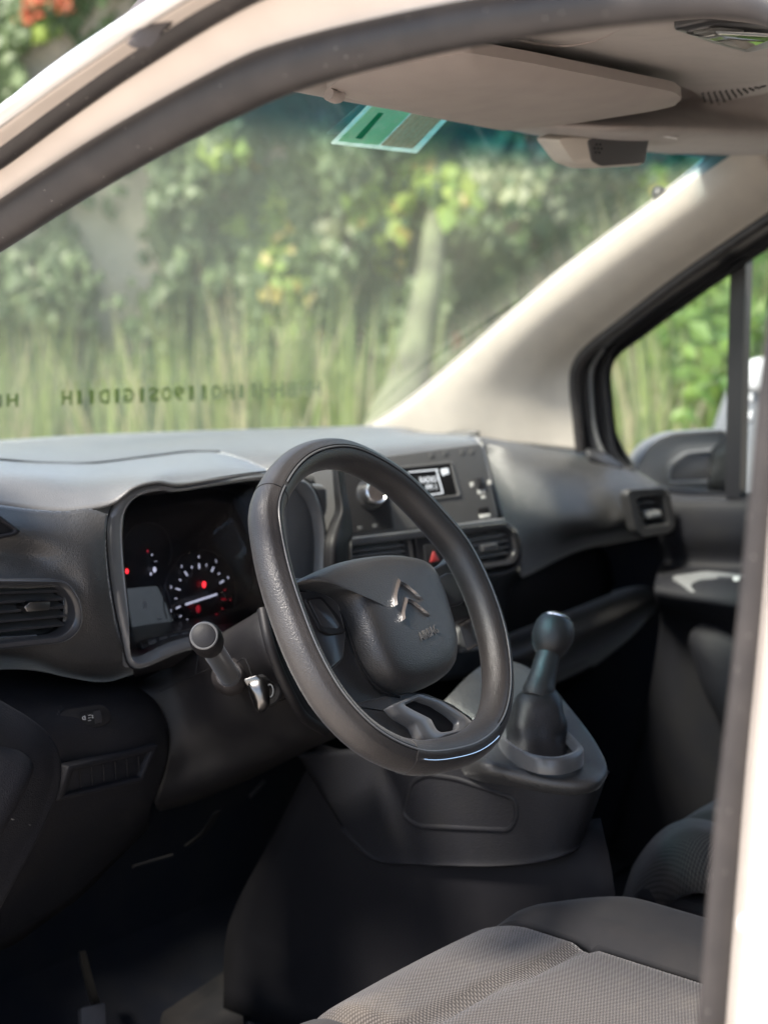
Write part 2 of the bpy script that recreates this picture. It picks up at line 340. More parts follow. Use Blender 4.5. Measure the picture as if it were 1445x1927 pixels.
# ---------------------------------------------------------------- setting: ground, wall, plants
def tag(o, label, cat=None, group=None, kind=None):
    if label: o['label'] = label
    if cat: o['category'] = cat
    if group: o['group'] = group
    if kind: o['kind'] = kind
    return o
g_m = mat('pale_concrete', (.46, .40, .345), .85, .3, var=(1.3, (.38, .33, .28), .9), bump=('noise', 60, .4, .004))
ground = link('ground', [(-60, -60, 0), (60, -60, 0), (60, 60, 0), (-60, 60, 0)], [(0, 1, 2, 3)], g_m, None, False); ground['kind'] = 'structure'
WD = 7.6
WO = Vector((CAM.x + WD * math.sin(YAW), WD * math.cos(YAW), 0)); WR = RT.copy(); WN = Vector((-math.sin(YAW), -math.cos(YAW), 0))
def wpx(px, py):                                     # photo position -> place on the wall (along, up)
    p = at(px, py, d=1) - CAM; t = WD / (p.x * math.sin(YAW) + p.y * math.cos(YAW)); q = CAM + p * t - WO
    return q.dot(WR), q.z
wall_m = mat('stained_stucco', (.44, .41, .33), .9, .2, var=(1.6, (.24, .25, .16), .95), bump=('noise', 25, .5, .02))
W0, W1, WH = -6.5, 7.5, 3.0
rows = []
for i in range(24):
    rows.append([])
    for j in range(60):
        s = W0 + (W1 - W0) * j / 59; z = WH * i / 23; k = noise.noise(Vector((s * .9, z * .9, 3))) * .05
        rows[-1].append(WO + WR * s + Vector((0, 0, z)) + WN * k)
garden_wall = surf('garden_wall', rows, wall_m, None, n=1, thick=.25)
tag(garden_wall, 'beige stained garden wall behind the ivy and tall grass', 'wall')

def leaf_mat(name, attr='tint', trans=.35):
    m = bpy.data.materials.new(name); m.use_nodes = True; nt = m.node_tree; L = nt.links; b = nt.nodes['Principled BSDF']; b.inputs['Roughness'].default_value = .5
    at_ = nt.nodes.new('ShaderNodeAttribute'); at_.attribute_name = attr; L.new(at_.outputs['Color'], b.inputs['Base Color'])
    t = nt.nodes.new('ShaderNodeBsdfTranslucent'); L.new(at_.outputs['Color'], t.inputs[0]); mx = nt.nodes.new('ShaderNodeMixShader'); mx.inputs[0].default_value = trans
    L.new(b.outputs[0], mx.inputs[1]); L.new(t.outputs[0], mx.inputs[2]); L.new(mx.outputs[0], nt.nodes['Material Output'].inputs[0]); return m
M['leaf'] = leaf_mat('leaf')
def leaf_object(name, leaves):
    """leaves: list of (centre, length dir, width dir, colour); each leaf is two folded quads"""
    V, Fc, col = [], [], []
    for c, a, w, k in leaves:
        nn = a.cross(w).normalized() * (w.length * .3); i = len(V)
        V += [c - a, c - a * .1 - w + nn, c + a, c - a * .1 + w + nn]; Fc += [(i, i + 1, i + 2), (i, i + 2, i + 3)]; col += [k] * 4
    o = link(name, V, Fc, M['leaf'], None, smooth=False)
    ca = o.data.color_attributes.new('tint', 'FLOAT_COLOR', 'POINT'); ca.data.foreach_set('color', [x for k in col for x in (*k, 1)])
    return o
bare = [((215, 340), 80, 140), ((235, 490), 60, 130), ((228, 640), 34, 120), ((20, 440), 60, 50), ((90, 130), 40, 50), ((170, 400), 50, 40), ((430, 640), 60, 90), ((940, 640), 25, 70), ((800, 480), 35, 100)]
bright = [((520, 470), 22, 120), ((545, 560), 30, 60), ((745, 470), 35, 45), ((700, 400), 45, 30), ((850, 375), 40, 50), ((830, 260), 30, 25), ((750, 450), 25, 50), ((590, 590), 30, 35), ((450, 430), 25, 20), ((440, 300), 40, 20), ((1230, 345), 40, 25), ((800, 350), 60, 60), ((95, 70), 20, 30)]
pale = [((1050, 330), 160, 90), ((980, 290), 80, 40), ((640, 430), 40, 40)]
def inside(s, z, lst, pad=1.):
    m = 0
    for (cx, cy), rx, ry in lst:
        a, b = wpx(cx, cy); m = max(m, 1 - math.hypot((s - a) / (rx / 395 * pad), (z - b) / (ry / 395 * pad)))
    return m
leaves = []
for i in range(36000):
    s = rnd.uniform(-3.8, 5.2); z = rnd.uniform(.6, 3.15)
    cl = noise.noise(Vector((s * 2.1, z * 2.1, 0))) + .5 * noise.noise(Vector((s * 6, z * 6, 5)))
    if rnd.random() > .85 + cl * .8: continue
    ib = inside(s, z, bare)
    if ib > .05 and rnd.random() < .95: continue
    dep = .05 + .3 * max(0, .5 + noise.noise(Vector((s * 3, z * 2.5, 9))) * 1.6) * rnd.random()
    p = WO + WR * s + Vector((0, 0, z)) + WN * dep
    L = rnd.uniform(.03, .062)
    a = (WR * rnd.uniform(-.7, .7) + Vector((0, 0, -1)) + WN * rnd.uniform(-.2, .7)).normalized() * L
    w = a.cross(WN + WR * rnd.uniform(-.8, .8)).normalized() * L * .8
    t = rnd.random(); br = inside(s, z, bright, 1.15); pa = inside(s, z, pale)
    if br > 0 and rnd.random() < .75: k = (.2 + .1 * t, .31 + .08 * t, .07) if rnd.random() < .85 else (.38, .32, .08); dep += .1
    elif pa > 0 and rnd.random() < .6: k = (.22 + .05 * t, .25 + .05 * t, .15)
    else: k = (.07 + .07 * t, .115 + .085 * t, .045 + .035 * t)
    if rnd.random() < .004: k = (.5, .2, .1)
    leaves.append((p, a, w, k))
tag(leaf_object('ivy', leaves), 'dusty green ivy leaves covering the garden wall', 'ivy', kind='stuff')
# red flowers, upper left, on a small climbing shrub beyond the roof edge
fl = []
for i in range(90):
    c = rnd.choice([(105, 28), (150, 38), (152, 30), (88, 55)]); s, z = wpx(c[0] + rnd.gauss(0, 7), c[1] + rnd.gauss(0, 7))
    p = WO + WR * s + Vector((0, 0, z)) + WN * rnd.uniform(.35, .5); L = rnd.uniform(.015, .03)
    a = Vector((rnd.gauss(0, 1), rnd.gauss(0, 1), rnd.gauss(0, 1))).normalized() * L; w = a.orthogonal().normalized() * L * .8
    fl.append((p, a, w, (.5, .11 + .08 * rnd.random(), .07)))
tag(leaf_object('flowers', fl), 'orange red flowers climbing high on the ivy wall', 'flowers', kind='stuff')
# tall grass in front of the wall
V, Fc, col = [], [], []
for i in range(17000):
    s = rnd.uniform(-3.6, 5.2); dd = rnd.uniform(.15, 1.5)
    tall = 1.22 + .45 * noise.noise(Vector((s * 1.3, dd, 2))) + (.35 if s > 1 else 0)
    a, _ = wpx(225, 640)
    if abs(s - a) < .16 and rnd.random() < .9: tall *= .45
    h = max(.3, tall * rnd.uniform(.45, 1.1)); p = WO + WR * s + WN * dd; w = rnd.uniform(.006, .014)
    lean = WR * rnd.gauss(0, .09) * h + WN * rnd.gauss(0, .08) * h; dr = WR.lerp(WN, rnd.uniform(-.3, .5)).normalized() * w; t = rnd.random()
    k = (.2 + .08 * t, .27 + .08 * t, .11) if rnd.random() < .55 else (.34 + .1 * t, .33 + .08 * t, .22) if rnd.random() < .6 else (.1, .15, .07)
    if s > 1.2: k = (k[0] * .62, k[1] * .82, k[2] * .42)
    b = len(V); up = Vector((0, 0, 1))
    V += [p - dr, p + dr, p + lean * .35 + up * h * .6 - dr * .8, p + lean * .35 + up * h * .6 + dr * .8, p + lean * 1.1 + up * h]
    Fc += [(b, b + 1, b + 3, b + 2), (b + 2, b + 3, b + 4)]; col += [k] * 5
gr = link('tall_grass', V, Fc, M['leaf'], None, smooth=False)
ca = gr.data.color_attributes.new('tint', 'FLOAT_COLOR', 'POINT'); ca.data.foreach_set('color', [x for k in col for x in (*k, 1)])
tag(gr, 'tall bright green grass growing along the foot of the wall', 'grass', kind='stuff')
und = []
for i in range(7000):
    s = rnd.uniform(1.1, 5.0); z = rnd.uniform(.3, 1.75); dd = rnd.uniform(.9, 1.9)
    if noise.noise(Vector((s * 2.6, z * 2.6, dd + 4))) < -.05 + z * .12: continue
    p = WO + WR * s + Vector((0, 0, z)) + WN * dd; L = rnd.uniform(.03, .065); t = rnd.random()
    a = (WR * rnd.uniform(-.8, .8) + Vector((0, 0, rnd.uniform(-1, 1))) + WN * rnd.uniform(-.3, .7)).normalized() * L; w = a.cross(WN + WR * rnd.uniform(-.8, .8)).normalized() * L * .7
    und.append((p, a, w, (.08 + .08 * t, .17 + .1 * t, .04)))
tag(leaf_object('undergrowth', und), 'leafy bright green undergrowth outside the passenger window', 'undergrowth', kind='stuff')
# leaning pale trunk
bark = mat('pale_green_bark', (.15, .17, .1), .85, .2, var=(4, (.08, .085, .06), .95), bump=('noise', 30, .5, .01))
tree = bpy.data.objects.new('tree', None); sc.collection.objects.link(tree)
def wp(px, py, off): s, z = wpx(px, py); return WO + WR * s + Vector((0, 0, z)) + WN * off
b0 = wp(690, 830, .8); tree.location = (b0.x, b0.y, 0); tree['label'] = 'pale trunk leaning up out of the grass against the ivy wall'; tree['category'] = 'tree'
path = [Vector((b0.x - .1, b0.y, 0)), wp(728, 780, 1.6), wp(755, 700, 1.5), wp(775, 620, 1.3), wp(795, 530, 1.1), wp(812, 440, .35), wp(825, 370, .1)]
rad = [.13, .11, .085, .065, .055, .05, .03]
tk = tube('trunk', path, lambda t: circ(float(np.interp(t, np.linspace(0, 1, 7), rad)), 12), bark, None); tk.parent = tree; tk.matrix_parent_inverse = tree.matrix_world.inverted(); tk.location = -tree.location
# grey cabinet outside, seen past the passenger window's divider
cab = bpy.data.objects.new('utility_cabinet', None); sc.collection.objects.link(cab)
cp = at(1440, 800, d=4.6); cab.location = (cp.x, cp.y, 0)
tag(cab, 'grey metal cabinet with pale rounded top outside the passenger window', 'cabinet')
cm = mat('grey_painted_metal', (.13, .14, .15), .4, .5, var=(6, (.17, .18, .18), .8)); ct = mat('pale_grey_top', (.6, .62, .62), .45)
cpl = Plane(cp, -ray(1440, 800))
bo = rounded([cpl.px(1350, 1150), cpl.px(1338, 815), cpl.px(1378, 705), cpl.px(1560, 690), cpl.px(1560, 1150)], .03)
c1 = slab('cabinet_body', cpl, bo, -.4, 0, cm, None, .01); c1.parent = cab; c1.location = -cab.location
c2 = slab('cabinet_lid', cpl, rounded([cpl.px(1398, 735), cpl.px(1402, 676), cpl.px(1560, 668), cpl.px(1560, 735)], .04), -.42, .03, ct, None, .012); c2.parent = cab; c2.location = -cab.location
for q in ((1414, 748), (1412, 783)):
    a, b = cpl.px(*q); c3 = dome('bolt_head', cpl, [(a + x, b + y) for x, y in circ(.012, 12)], .001, .012, ct, None, skirt=-.005); c3.parent = cab; c3.location = -cab.location

# ---------------------------------------------------------------- the van
van = bpy.data.objects.new('van', None); sc.collection.objects.link(van)
tag(van, 'white van seen through its open driver side door, black dashboard and grey seats', 'van')
def L(o, s): o['label'] = s; return o
# dash top and passenger sweep
zr = 1.18
rear = [(-140, 838), (0, 828), (150, 819), (300, 813), (450, 808), (600, 804), (700, 801), (800, 805), (900, 815)]
r0 = [at(*p, z=zr) for p in rear]
r1 = [at(-140, 848, z=1.186), at(0, 840, z=1.188), at(150, 834, z=1.19), at(300, 828, z=1.19), at(450, 825, z=1.19), at(600, 822, z=1.188), at(700, 816, z=1.188), at(790, 818, y=1.8), at(895, 822, y=1.68)]
r2 = [at(-140, 872, y=1.72), at(0, 878, y=1.72), at(150, 884, y=1.70), at(300, 876, y=1.7), at(450, 872, y=1.66), at(560, 862, y=1.56), at(680, 848, y=1.5), at(800, 834, y=1.5), at(903, 830, y=1.46)]
r3 = [p + Vector((0, -.05, -.06)) for p in r2]
r2f = r2
dashb = surf('dashboard', [[p + Vector((0, .06, -.02)) for p in r0], r0, r1, r2f, r3], M['dash_top_glare'], van, n=6)
# hood over the instruments, left shoulder
ven_l = Plane((-.58, 1.365, 1.065), (-.10, -1, .05))
vent_hole = None
def pxof(p):
    q = p - CAM; d = q.dot(FW); return CX + F_PX * q.dot(RT) / d, CY - F_PX * q.dot(UP) / d
hood = [
 [at(-140, 862, y=1.78), at(-60, 864, y=1.78), at(0, 866, y=1.77), at(60, 871, y=1.76), at(120, 873, y=1.75), at(165, 873, y=1.74), at(215, 868, y=1.73), at(260, 862, y=1.72), at(300, 857, y=1.71), at(350, 851, y=1.70), at(410, 851, y=1.66), at(460, 864, y=1.60), at(505, 884, y=1.50)],
 [at(-140, 872, y=1.62), at(-60, 875, y=1.61), at(0, 878, y=1.6), at(60, 884, y=1.58), at(120, 886, y=1.58), at(165, 886, y=1.57), at(215, 880, y=1.57), at(260, 875, y=1.56), at(300, 871, y=1.56), at(350, 865, y=1.55), at(415, 864, y=1.53), at(465, 872, y=1.49), at(508, 887, y=1.44)],
 [at(-140, 890, y=1.5), at(-60, 893, y=1.49), at(0, 898, y=1.48), at(60, 903, y=1.47), at(120, 908, y=1.46), at(160, 908, y=1.45), at(208, 903, y=1.44), at(258, 896, y=1.42), at(300, 889, y=1.42), at(345, 887, y=1.42), at(415, 880, y=1.42), at(470, 881, y=1.41), at(512, 890, y=1.39)],
 [at(-140, 940, y=1.44), at(-60, 945, y=1.43), at(0, 950, y=1.42), at(60, 958, y=1.41), at(120, 962, y=1.395), at(165, 957, y=1.385), at(212, 945, y=1.375), at(250, 917, y=1.37), at(294, 906, y=1.37), at(335, 911, y=1.37), at(405, 901, y=1.37), at(470, 891, y=1.37), at(516, 893, y=1.365)],
]
surf('instrument_hood', hood, M['dash_top_glare'], van, n=6)
vent_in = [(-60, 1098), (112, 1096), (134, 1130), (136, 1172), (112, 1200), (-60, 1218)]
def in_vent(p):
    x, y = pxof(p); return x < 126 and 1106 < y < 1200
face = [
 [hood[3][0], hood[3][1], hood[3][2], hood[3][3], hood[3][4], hood[3][5], at(203, 968, y=1.372)],
 [at(-140, 985, y=1.40), at(-60, 990, y=1.40), at(0, 996, y=1.39), at(60, 1005, y=1.385), at(120, 1010, y=1.375), at(165, 1010, y=1.368), at(199, 1010, y=1.366)],
 [at(-140, 1035, y=1.40), at(-60, 1035, y=1.40), at(0, 1040, y=1.395), at(60, 1048, y=1.39), at(120, 1055, y=1.372), at(165, 1060, y=1.362), at(201, 1060, y=1.362)],
 [at(-140, 1080, y=1.385), at(-60, 1080, y=1.385), at(0, 1082, y=1.38), at(60, 1084, y=1.378), at(120, 1086, y=1.372), at(170, 1105, y=1.36), at(207, 1110, y=1.362)],
 [at(-140, 1110, y=1.37), at(-60, 1108, y=1.37), at(0, 1106, y=1.37), at(60, 1106, y=1.368), at(122, 1106, y=1.366), at(175, 1140, y=1.362), at(214, 1150, y=1.366)],
 [at(-140, 1160, y=1.375), at(-60, 1158, y=1.375), at(0, 1156, y=1.375), at(60, 1154, y=1.372), at(122, 1152, y=1.37), at(180, 1180, y=1.368), at(222, 1190, y=1.37)],
 [at(-140, 1212, y=1.375), at(-60, 1210, y=1.375), at(0, 1208, y=1.375), at(60, 1205, y=1.375), at(122, 1200, y=1.375), at(185, 1215, y=1.375), at(233, 1222, y=1.376)],
 [at(-140, 1238, y=1.39), at(-60, 1238, y=1.39), at(0, 1236, y=1.39), at(60, 1238, y=1.388), at(120, 1246, y=1.385), at(190, 1252, y=1.385), at(246, 1250, y=1.385)],
 [at(-140, 1262, y=1.44), at(-60, 1262, y=1.44), at(0, 1255, y=1.44), at(60, 1256, y=1.43), at(120, 1272, y=1.42), at(195, 1283, y=1.42), at(252, 1268, y=1.42)],
 [at(-140, 1270, y=1.5), at(-60, 1270, y=1.5), at(0, 1262, y=1.5), at(60, 1262, y=1.5), at(120, 1270, y=1.5), at(195, 1276, y=1.5), at(252, 1262, y=1.5)],
]
surf('dash_side_panel', face, M['dash'], van, n=6, cut=in_vent)
# hood front edge lip (bezel) and cluster tunnel
cpl = Plane(at(400, 1050, y=1.372), (-.06, -1, .06))
B_out = [(252, 1258), (226, 1190), (207, 1090), (200, 1000), (210, 955), (238, 924), (290, 908), (330, 913), (400, 902), (470, 892), (528, 889), (575, 905), (600, 950), (609, 1010), (607, 1080), (600, 1140), (560, 1180), (480, 1200), (350, 1225)]
B_in = [(249, 1238), (243, 1160), (234, 1070), (230, 995), (238, 958), (262, 934), (305, 923), (335, 925), (400, 915), (470, 905), (520, 903), (560, 918), (586, 955), (597, 1010), (596, 1080), (588, 1130), (550, 1165), (480, 1182), (345, 1203)]
bo = [tuple(p) for p in cr([cpl.px(*p) for p in B_out], 6, True)]; bi = [tuple(p) for p in cr([cpl.px(*p) for p in B_in], 6, True)]
bez = loft('cluster_bezel', [[cpl.P(a, b, -.03) for a, b in bo], [cpl.P(a, b, .0) for a, b in bo], [cpl.P(a, b, .006) for a, b in inset(bo, .0025)],
      [cpl.P((a * .5 + c * .5), (b * .5 + d * .5), .007) for (a, b), (c, d) in zip(bo, bi)], [cpl.P(a, b, .0) for a, b in inset(bi, -.001)], [cpl.P(a, b, -.006) for a, b in bi]], M['satin'], van, deg=60)
bez['label'] = 'smooth dark satin bezel round the instruments'
FD = .115                                    # how deep the gauges sit
fi = [tuple(p) for p in cr([cpl.px(*p, -.006) for p in B_in], 6, True)]
cl = loft('instrument_cluster', [[cpl.P(a, b, -.005) for a, b in fi], [cpl.P(a, b, -.02) for a, b in inset(fi, .0005)], [cpl.P(a * .93, b * .9 - .004, -FD) for a, b in fi]], mat('gauge_face', (.012, .012, .014), .35, .5), van, cap1=True, deg=60)
cl['label'] = 'black instrument cluster with lit white and red marks'
fp = Plane(cpl.P(0, 0, -FD + .004), cpl.n)
def fpx(*p): return fp.px(*p)
slab('display', fp, rounded([fpx(238, 1108), fpx(296, 1103), fpx(330, 1178), fpx(252, 1192)], .004), -.002, .001, M['lcd_dark'], cl, .0004)
text('digit', '0', fp, 273, 1140, .014, M['print'], cl, h=.002)
text('lettering', 'km', fp, 300, 1165, .006, M['print'], cl, h=.002)
for a, b in (((300, 1103), (322, 1172)), ((308, 1101), (330, 1172))): rod('display_edge', [fp.P(*fpx(*a), .003), fp.P(*fpx(*b), .003)], .0006, M['satin'], cl, n=1, seg=6)
gc = fpx(376, 1122)
rx, ry = abs(fpx(425, 1120)[0] - gc[0]), abs(fpx(376, 1062)[1] - gc[1]); gr_ = (rx + ry) / 2
for k in range(17):
    a = math.radians(228 - k * 276 / 16); big = k % 2 == 0; red = k >= 13
    r_a, r_b = gr_ * (.84 if big else .93), gr_
    rod('tick', [fp.P(gc[0] + math.cos(a) * r_a, gc[1] + math.sin(a) * r_a, .002), fp.P(gc[0] + math.cos(a) * r_b, gc[1] + math.sin(a) * r_b, .002)], .0010 if big else .0007, M['lamp_dim'] if red else M['lamp_white'], cl, n=1, seg=6)
    if big: text('number', str(k // 2), fp, (gc[0] + math.cos(a) * gr_ * 1.2, gc[1] + math.sin(a) * gr_ * 1.2), 0, (.0052), M['lamp_dim'] if red else M['lamp_white'], cl, h=.002)
rod('needle', [fp.P(*fpx(345, 1137), .005), fp.P(*fpx(403, 1118), .005)], .0014, M['lamp_white'], cl, n=1, seg=8)
def icon(px, py, r, m, name='warning_light'):
    a, b = fpx(px, py); o = dome(name, fp, [(a + x, b + y * 1.3) for x, y in circ(r, 10)], .001, .0025, m, cl, steps=3); return o
icon(383, 1100, .0034, M['lamp_red']); icon(372, 1146, .004, M['lamp_dim']); icon(238, 1075, .0026, M['lamp_red']); icon(277, 1037, .0016, M['lamp_dim'])
icon(285, 1044, .001, M['lamp_white']); text('mark', '—', fp, 293, 1056, .005, M['lamp_white'], cl, h=.002); text('mark', '✱', fp, 291, 1073, .007, M['lamp_white'], cl, h=.002); icon(290, 1072, .0028, M['lamp_white']); icon(283, 1080, .0015, M['lamp_white'])
# lower lip of the cluster with its button strip
slab('cover_glass', Plane(cpl.P(0, 0, -.045), cpl.n + Vector((0, 0, .25))), [(a * .97, b * .95) for a, b in fi], 0, .001, M['cover'], cl, .0002)
for cx_, cy_, rr_ in ((376, 1122, 1.42), (276, 1040, .9)):
    c_ = fpx(cx_, cy_); rod('gauge_ring', [fp.P(c_[0] + math.cos(a) * gr_ * rr_, c_[1] + math.sin(a) * gr_ * rr_, .001) for a in [math.radians(-30 + 10 * k) for k in range(24)]], .0009, M['gloss'], cl, n=1, seg=6)
strip = Plane(at(300, 1205, y=1.40), (-.1, -1, .7))
slab('button_strip', strip, rounded([strip.px(262, 1205), strip.px(365, 1183), strip.px(372, 1200), strip.px(270, 1222)], .003), -.01, .0, M['gloss'], cl, .001)
for k in range(4): slab('button', strip, rounded([strip.px(278 + k * 21, 1205 - k * 4.4), strip.px(292 + k * 21, 1202 - k * 4.4), strip.px(294 + k * 21, 1211 - k * 4.4), strip.px(281 + k * 21, 1214 - k * 4.4)], .001), 0, .0012, M['satin'], cl, .0004)
lip = [[at(248, 1225, y=1.45), at(330, 1196, y=1.46), at(420, 1176, y=1.46), at(500, 1160, y=1.46)], [at(250, 1248, y=1.39), at(320, 1218, y=1.39), at(400, 1200, y=1.38), at(490, 1178, y=1.36)], [at(252, 1262, y=1.385), at(300, 1240, y=1.385), at(400, 1215, y=1.375), at(490, 1190, y=1.355)], [at(254, 1275, y=1.42), at(300, 1262, y=1.42), at(400, 1240, y=1.4), at(490, 1220, y=1.38)]]
surf('cluster_lip', lip, M['dash_low'], van, n=5)

rod('bezel_seam', [cpl.P(a, b, .002) for a, b in inset(bo, -.0012)][:84], .0011, M['hole'], bez, n=1, seg=5)
rod('dash_seam', [p + Vector((0, -.004, .0012)) for p in hood[0][:11]], .0016, M['hole'], dashb, n=4, seg=6)
def vent(label, pl, outer, inner, n_slats, depth, mat_f, slant=0, tab=None, mat_s=None, hf=.006, back=-.006):
    """air vent: framed box with slats and a tab"""
    ro, ri = match([tuple(p) for p in outer], [tuple(p) for p in inner])
    fr = loft('air_vent', [[pl.P(a, b, back) for a, b in ro], [pl.P(a, b, hf - .002) for a, b in ro], [pl.P(a, b, hf) for a, b in inset(ro, .002)],
              [pl.P(a, b, hf - .001) for a, b in inset(ri, -.0015)], [pl.P(a, b, hf - .003) for a, b in ri], [pl.P(a, b, -depth) for a, b in inset(ri, .003)]], mat_f, van, cap1=False, deg=45)
    fr['label'] = label
    loft('vent_box', [[pl.P(a, b, -.012) for a, b in inset(ri, .0012)], [pl.P(a, b, -depth) for a, b in inset(ri, .002)]], M['hole'], fr, cap1=True)
    xs = [a for a, b in ri]; ys = [b for a, b in ri]
    def span(y):
        c = []
        for i in range(len(ri)):
            (a, b), (c_, d) = ri[i - 1], ri[i]
            if (b - y) * (d - y) <= 0 and b != d: c.append(a + (c_ - a) * (y - b) / (d - b))
        return (min(c), max(c)) if c else None
    for k in range(n_slats):
        t = (k + 1) / (n_slats + 1); am = (min(xs) + max(xs)) / 2
        # slats run parallel to top and bottom edges
        lo_l, hi_l = [f(b for a, b in ri if a < am) for f in (min, max)]; lo_r, hi_r = [f(b for a, b in ri if a >= am) for f in (min, max)]
        yl = lo_l + (hi_l - lo_l) * t; yr = lo_r + (hi_r - lo_r) * t
        a0 = (span(yl) or (min(xs), 0))[0] + .0015; a1 = (span(yr) or (0, max(xs)))[1] - .0015
        P0, P1 = pl.P(a0, yl, -.006), pl.P(a1, yr, -.006)
        tube('vent_slat', [P0, P0.lerp(P1, .5), P1], lambda t: [(-.001, .0), (.0, .0012), (.001, 0), (.001, -.0), (.016, .0065), (.0155, .005)][:0] or [(-.0010, -.0008), (.0010, -.0008), (.0014, .0008), (-.0014, .0008)], mat_s or M['gloss'], fr, n=2, up=pl.n, smooth_path=False)
        V = [pl.P(a0, yl + .0008, -.005), pl.P(a1, yr + .0008, -.005), pl.P(a1, yr + .006, -.022), pl.P(a0, yl + .006, -.022)]
        b_ = link('vent_blade', V + [v - pl.e2 * .0016 for v in V], [(0, 1, 2, 3), (7, 6, 5, 4), (0, 4, 5, 1), (1, 5, 6, 2), (2, 6, 7, 3), (3, 7, 4, 0)], mat_s or M['gloss'], fr, smooth=False)
    return fr
vo = rounded([ven_l.px(-90, 1088), ven_l.px(118, 1090), ven_l.px(146, 1132), ven_l.px(148, 1180), ven_l.px(118, 1208), ven_l.px(-90, 1230)], [.004, .014, .014, .014, .012, .004], 6)
vi = rounded([ven_l.px(-80, 1100), ven_l.px(108, 1100), ven_l.px(132, 1136), ven_l.px(134, 1174), ven_l.px(108, 1197), ven_l.px(-80, 1217)], [.004, .012, .012, .012, .010, .004], 6)
vl = vent('air vent at the driver door end of the dashboard', ven_l, vo, vi, 5, .05, M['gloss'], hf=.01)
slab('vent_tab', ven_l, rounded([ven_l.px(40, 1142), ven_l.px(52, 1132), ven_l.px(90, 1131), ven_l.px(88, 1147), ven_l.px(46, 1152)], .002), -.012, .006, M['dullmetal'], vl, .001)
# small triangular side demister at the picture's left edge
dpl = Plane(at(0, 995, y=1.385), (-.1, -1, .2))
dm_o = rounded([dpl.px(-70, 940), dpl.px(-30, 952), dpl.px(36, 1000), dpl.px(24, 1009), dpl.px(-70, 1028)], .006, 5)
dm_i = rounded([dpl.px(-60, 958), dpl.px(-28, 966), dpl.px(22, 999), dpl.px(14, 1003), dpl.px(-60, 1015)], .005, 5)
dmi = ring('demister_vent', dpl, dm_o, dm_i, -.004, .007, M['dash_low'], van, .002)
slab('vent_box', dpl, inset(dm_i, -.001), -.003, .002, M['hole'], dmi, .0003)

# lower dash with light switch and coin panel
low = [
 [at(-140, 1250, y=1.5), at(0, 1252, y=1.5), at(80, 1262, y=1.5), at(170, 1275, y=1.5), at(250, 1275, y=1.49), at(290, 1300, y=1.47), at(312, 1340, y=1.45)],
 [at(-140, 1290, y=1.42), at(0, 1290, y=1.42), at(80, 1295, y=1.42), at(170, 1296, y=1.42), at(240, 1296, y=1.415), at(288, 1322, y=1.40), at(314, 1360, y=1.40)],
 [at(-140, 1340, y=1.375), at(0, 1340, y=1.375), at(80, 1340, y=1.37), at(160, 1340, y=1.365), at(230, 1345, y=1.365), at(285, 1360, y=1.37), at(318, 1390, y=1.385)],
 [at(-140, 1410, y=1.365), at(0, 1410, y=1.36), at(80, 1410, y=1.355), at(160, 1410, y=1.355), at(230, 1405, y=1.355), at(285, 1405, y=1.365), at(317, 1425, y=1.385)],
 [at(-140, 1500, y=1.38), at(0, 1500, y=1.375), at(80, 1500, y=1.37), at(160, 1490, y=1.37), at(230, 1475, y=1.37), at(275, 1470, y=1.38), at(305, 1470, y=1.40)],
 [at(-140, 1620, y=1.42), at(0, 1620, y=1.42), at(80, 1600, y=1.42), at(160, 1570, y=1.42), at(220, 1545, y=1.42), at(262, 1530, y=1.42), at(285, 1520, y=1.43)],
 [at(-140, 1800, y=1.52), at(0, 1790, y=1.52), at(80, 1740, y=1.52), at(150, 1690, y=1.52), at(200, 1640, y=1.52), at(250, 1590, y=1.52), at(280, 1560, y=1.52)],
]
surf('lower_dash_panel', low, M['dash_low'], van, n=6)
sp = Plane(at(160, 1350, y=1.362), (-.1, -1, .25))
so_ = rounded([sp.px(108, 1345), sp.px(122, 1335), sp.px(190, 1325), sp.px(206, 1338), sp.px(208, 1356), sp.px(196, 1366), sp.px(140, 1376), sp.px(120, 1368)], .006, 4)
sw = slab('headlamp_level_switch', sp, so_, -.008, .003, M['shroud'], van, .0015)
slab('switch_recess', sp, rounded([sp.px(145, 1342), sp.px(184, 1334), sp.px(188, 1362), sp.px(150, 1370)], .002), .0, .0036, M['hole'], sw, .0003)
ax0 = sp.P(*sp.px(180, 1350), -.008)
lathe('thumbwheel', [(.0, -.0045), (.0135, -.0045), (.0135, .0045), (0, .0045)], ax0, sp.e1, M['gloss'], sw)
text('lamp_symbol', 'D', sp, 158, 1352, .0062, M['print'], sw, h=.0042, mirror=True); text('lamp_symbol', '2', sp, 174, 1349, .005, M['print'], sw, h=.0065)
for k in range(3): rod('symbol_line', [sp.P(*sp.px(162, 1347 + k * 5), .0042), sp.P(*sp.px(167, 1346 + k * 5), .0042)], .0003, M['print'], sw, n=1, seg=5)
for q_ in range(26):
    a_, b_ = 107 + rnd.gauss(0, 3), 1350 + rnd.uniform(-22, 30); c_ = sp.px(a_, b_); rod('scuff', [sp.P(c_[0], c_[1], .0026), sp.P(c_[0] + rnd.uniform(-.0008, .0008), c_[1] + rnd.uniform(.0006, .0022), .0026)], .00022, M['radio'], sw, n=1, seg=4) if q_ % 2 else None
cpn = Plane(at(200, 1455, y=1.351), (.12, -1, -.10))
pts = [cpn.px(126, 1442), cpn.px(296, 1400), cpn.px(268, 1470), cpn.px(104, 1508)]
pin = [cpn.px(136, 1450), cpn.px(282, 1414), cpn.px(262, 1462), cpn.px(120, 1496)]
coin = ring('coin_tray', cpn, rounded(pts, .003), rounded(pin, .002), -.01, .0025, M['dash_low'], van, .001, deep=-.008)
slab('tray_back', cpn, rounded(pin, .002), -.012, -.004, M['dash_low'], coin, .0003)
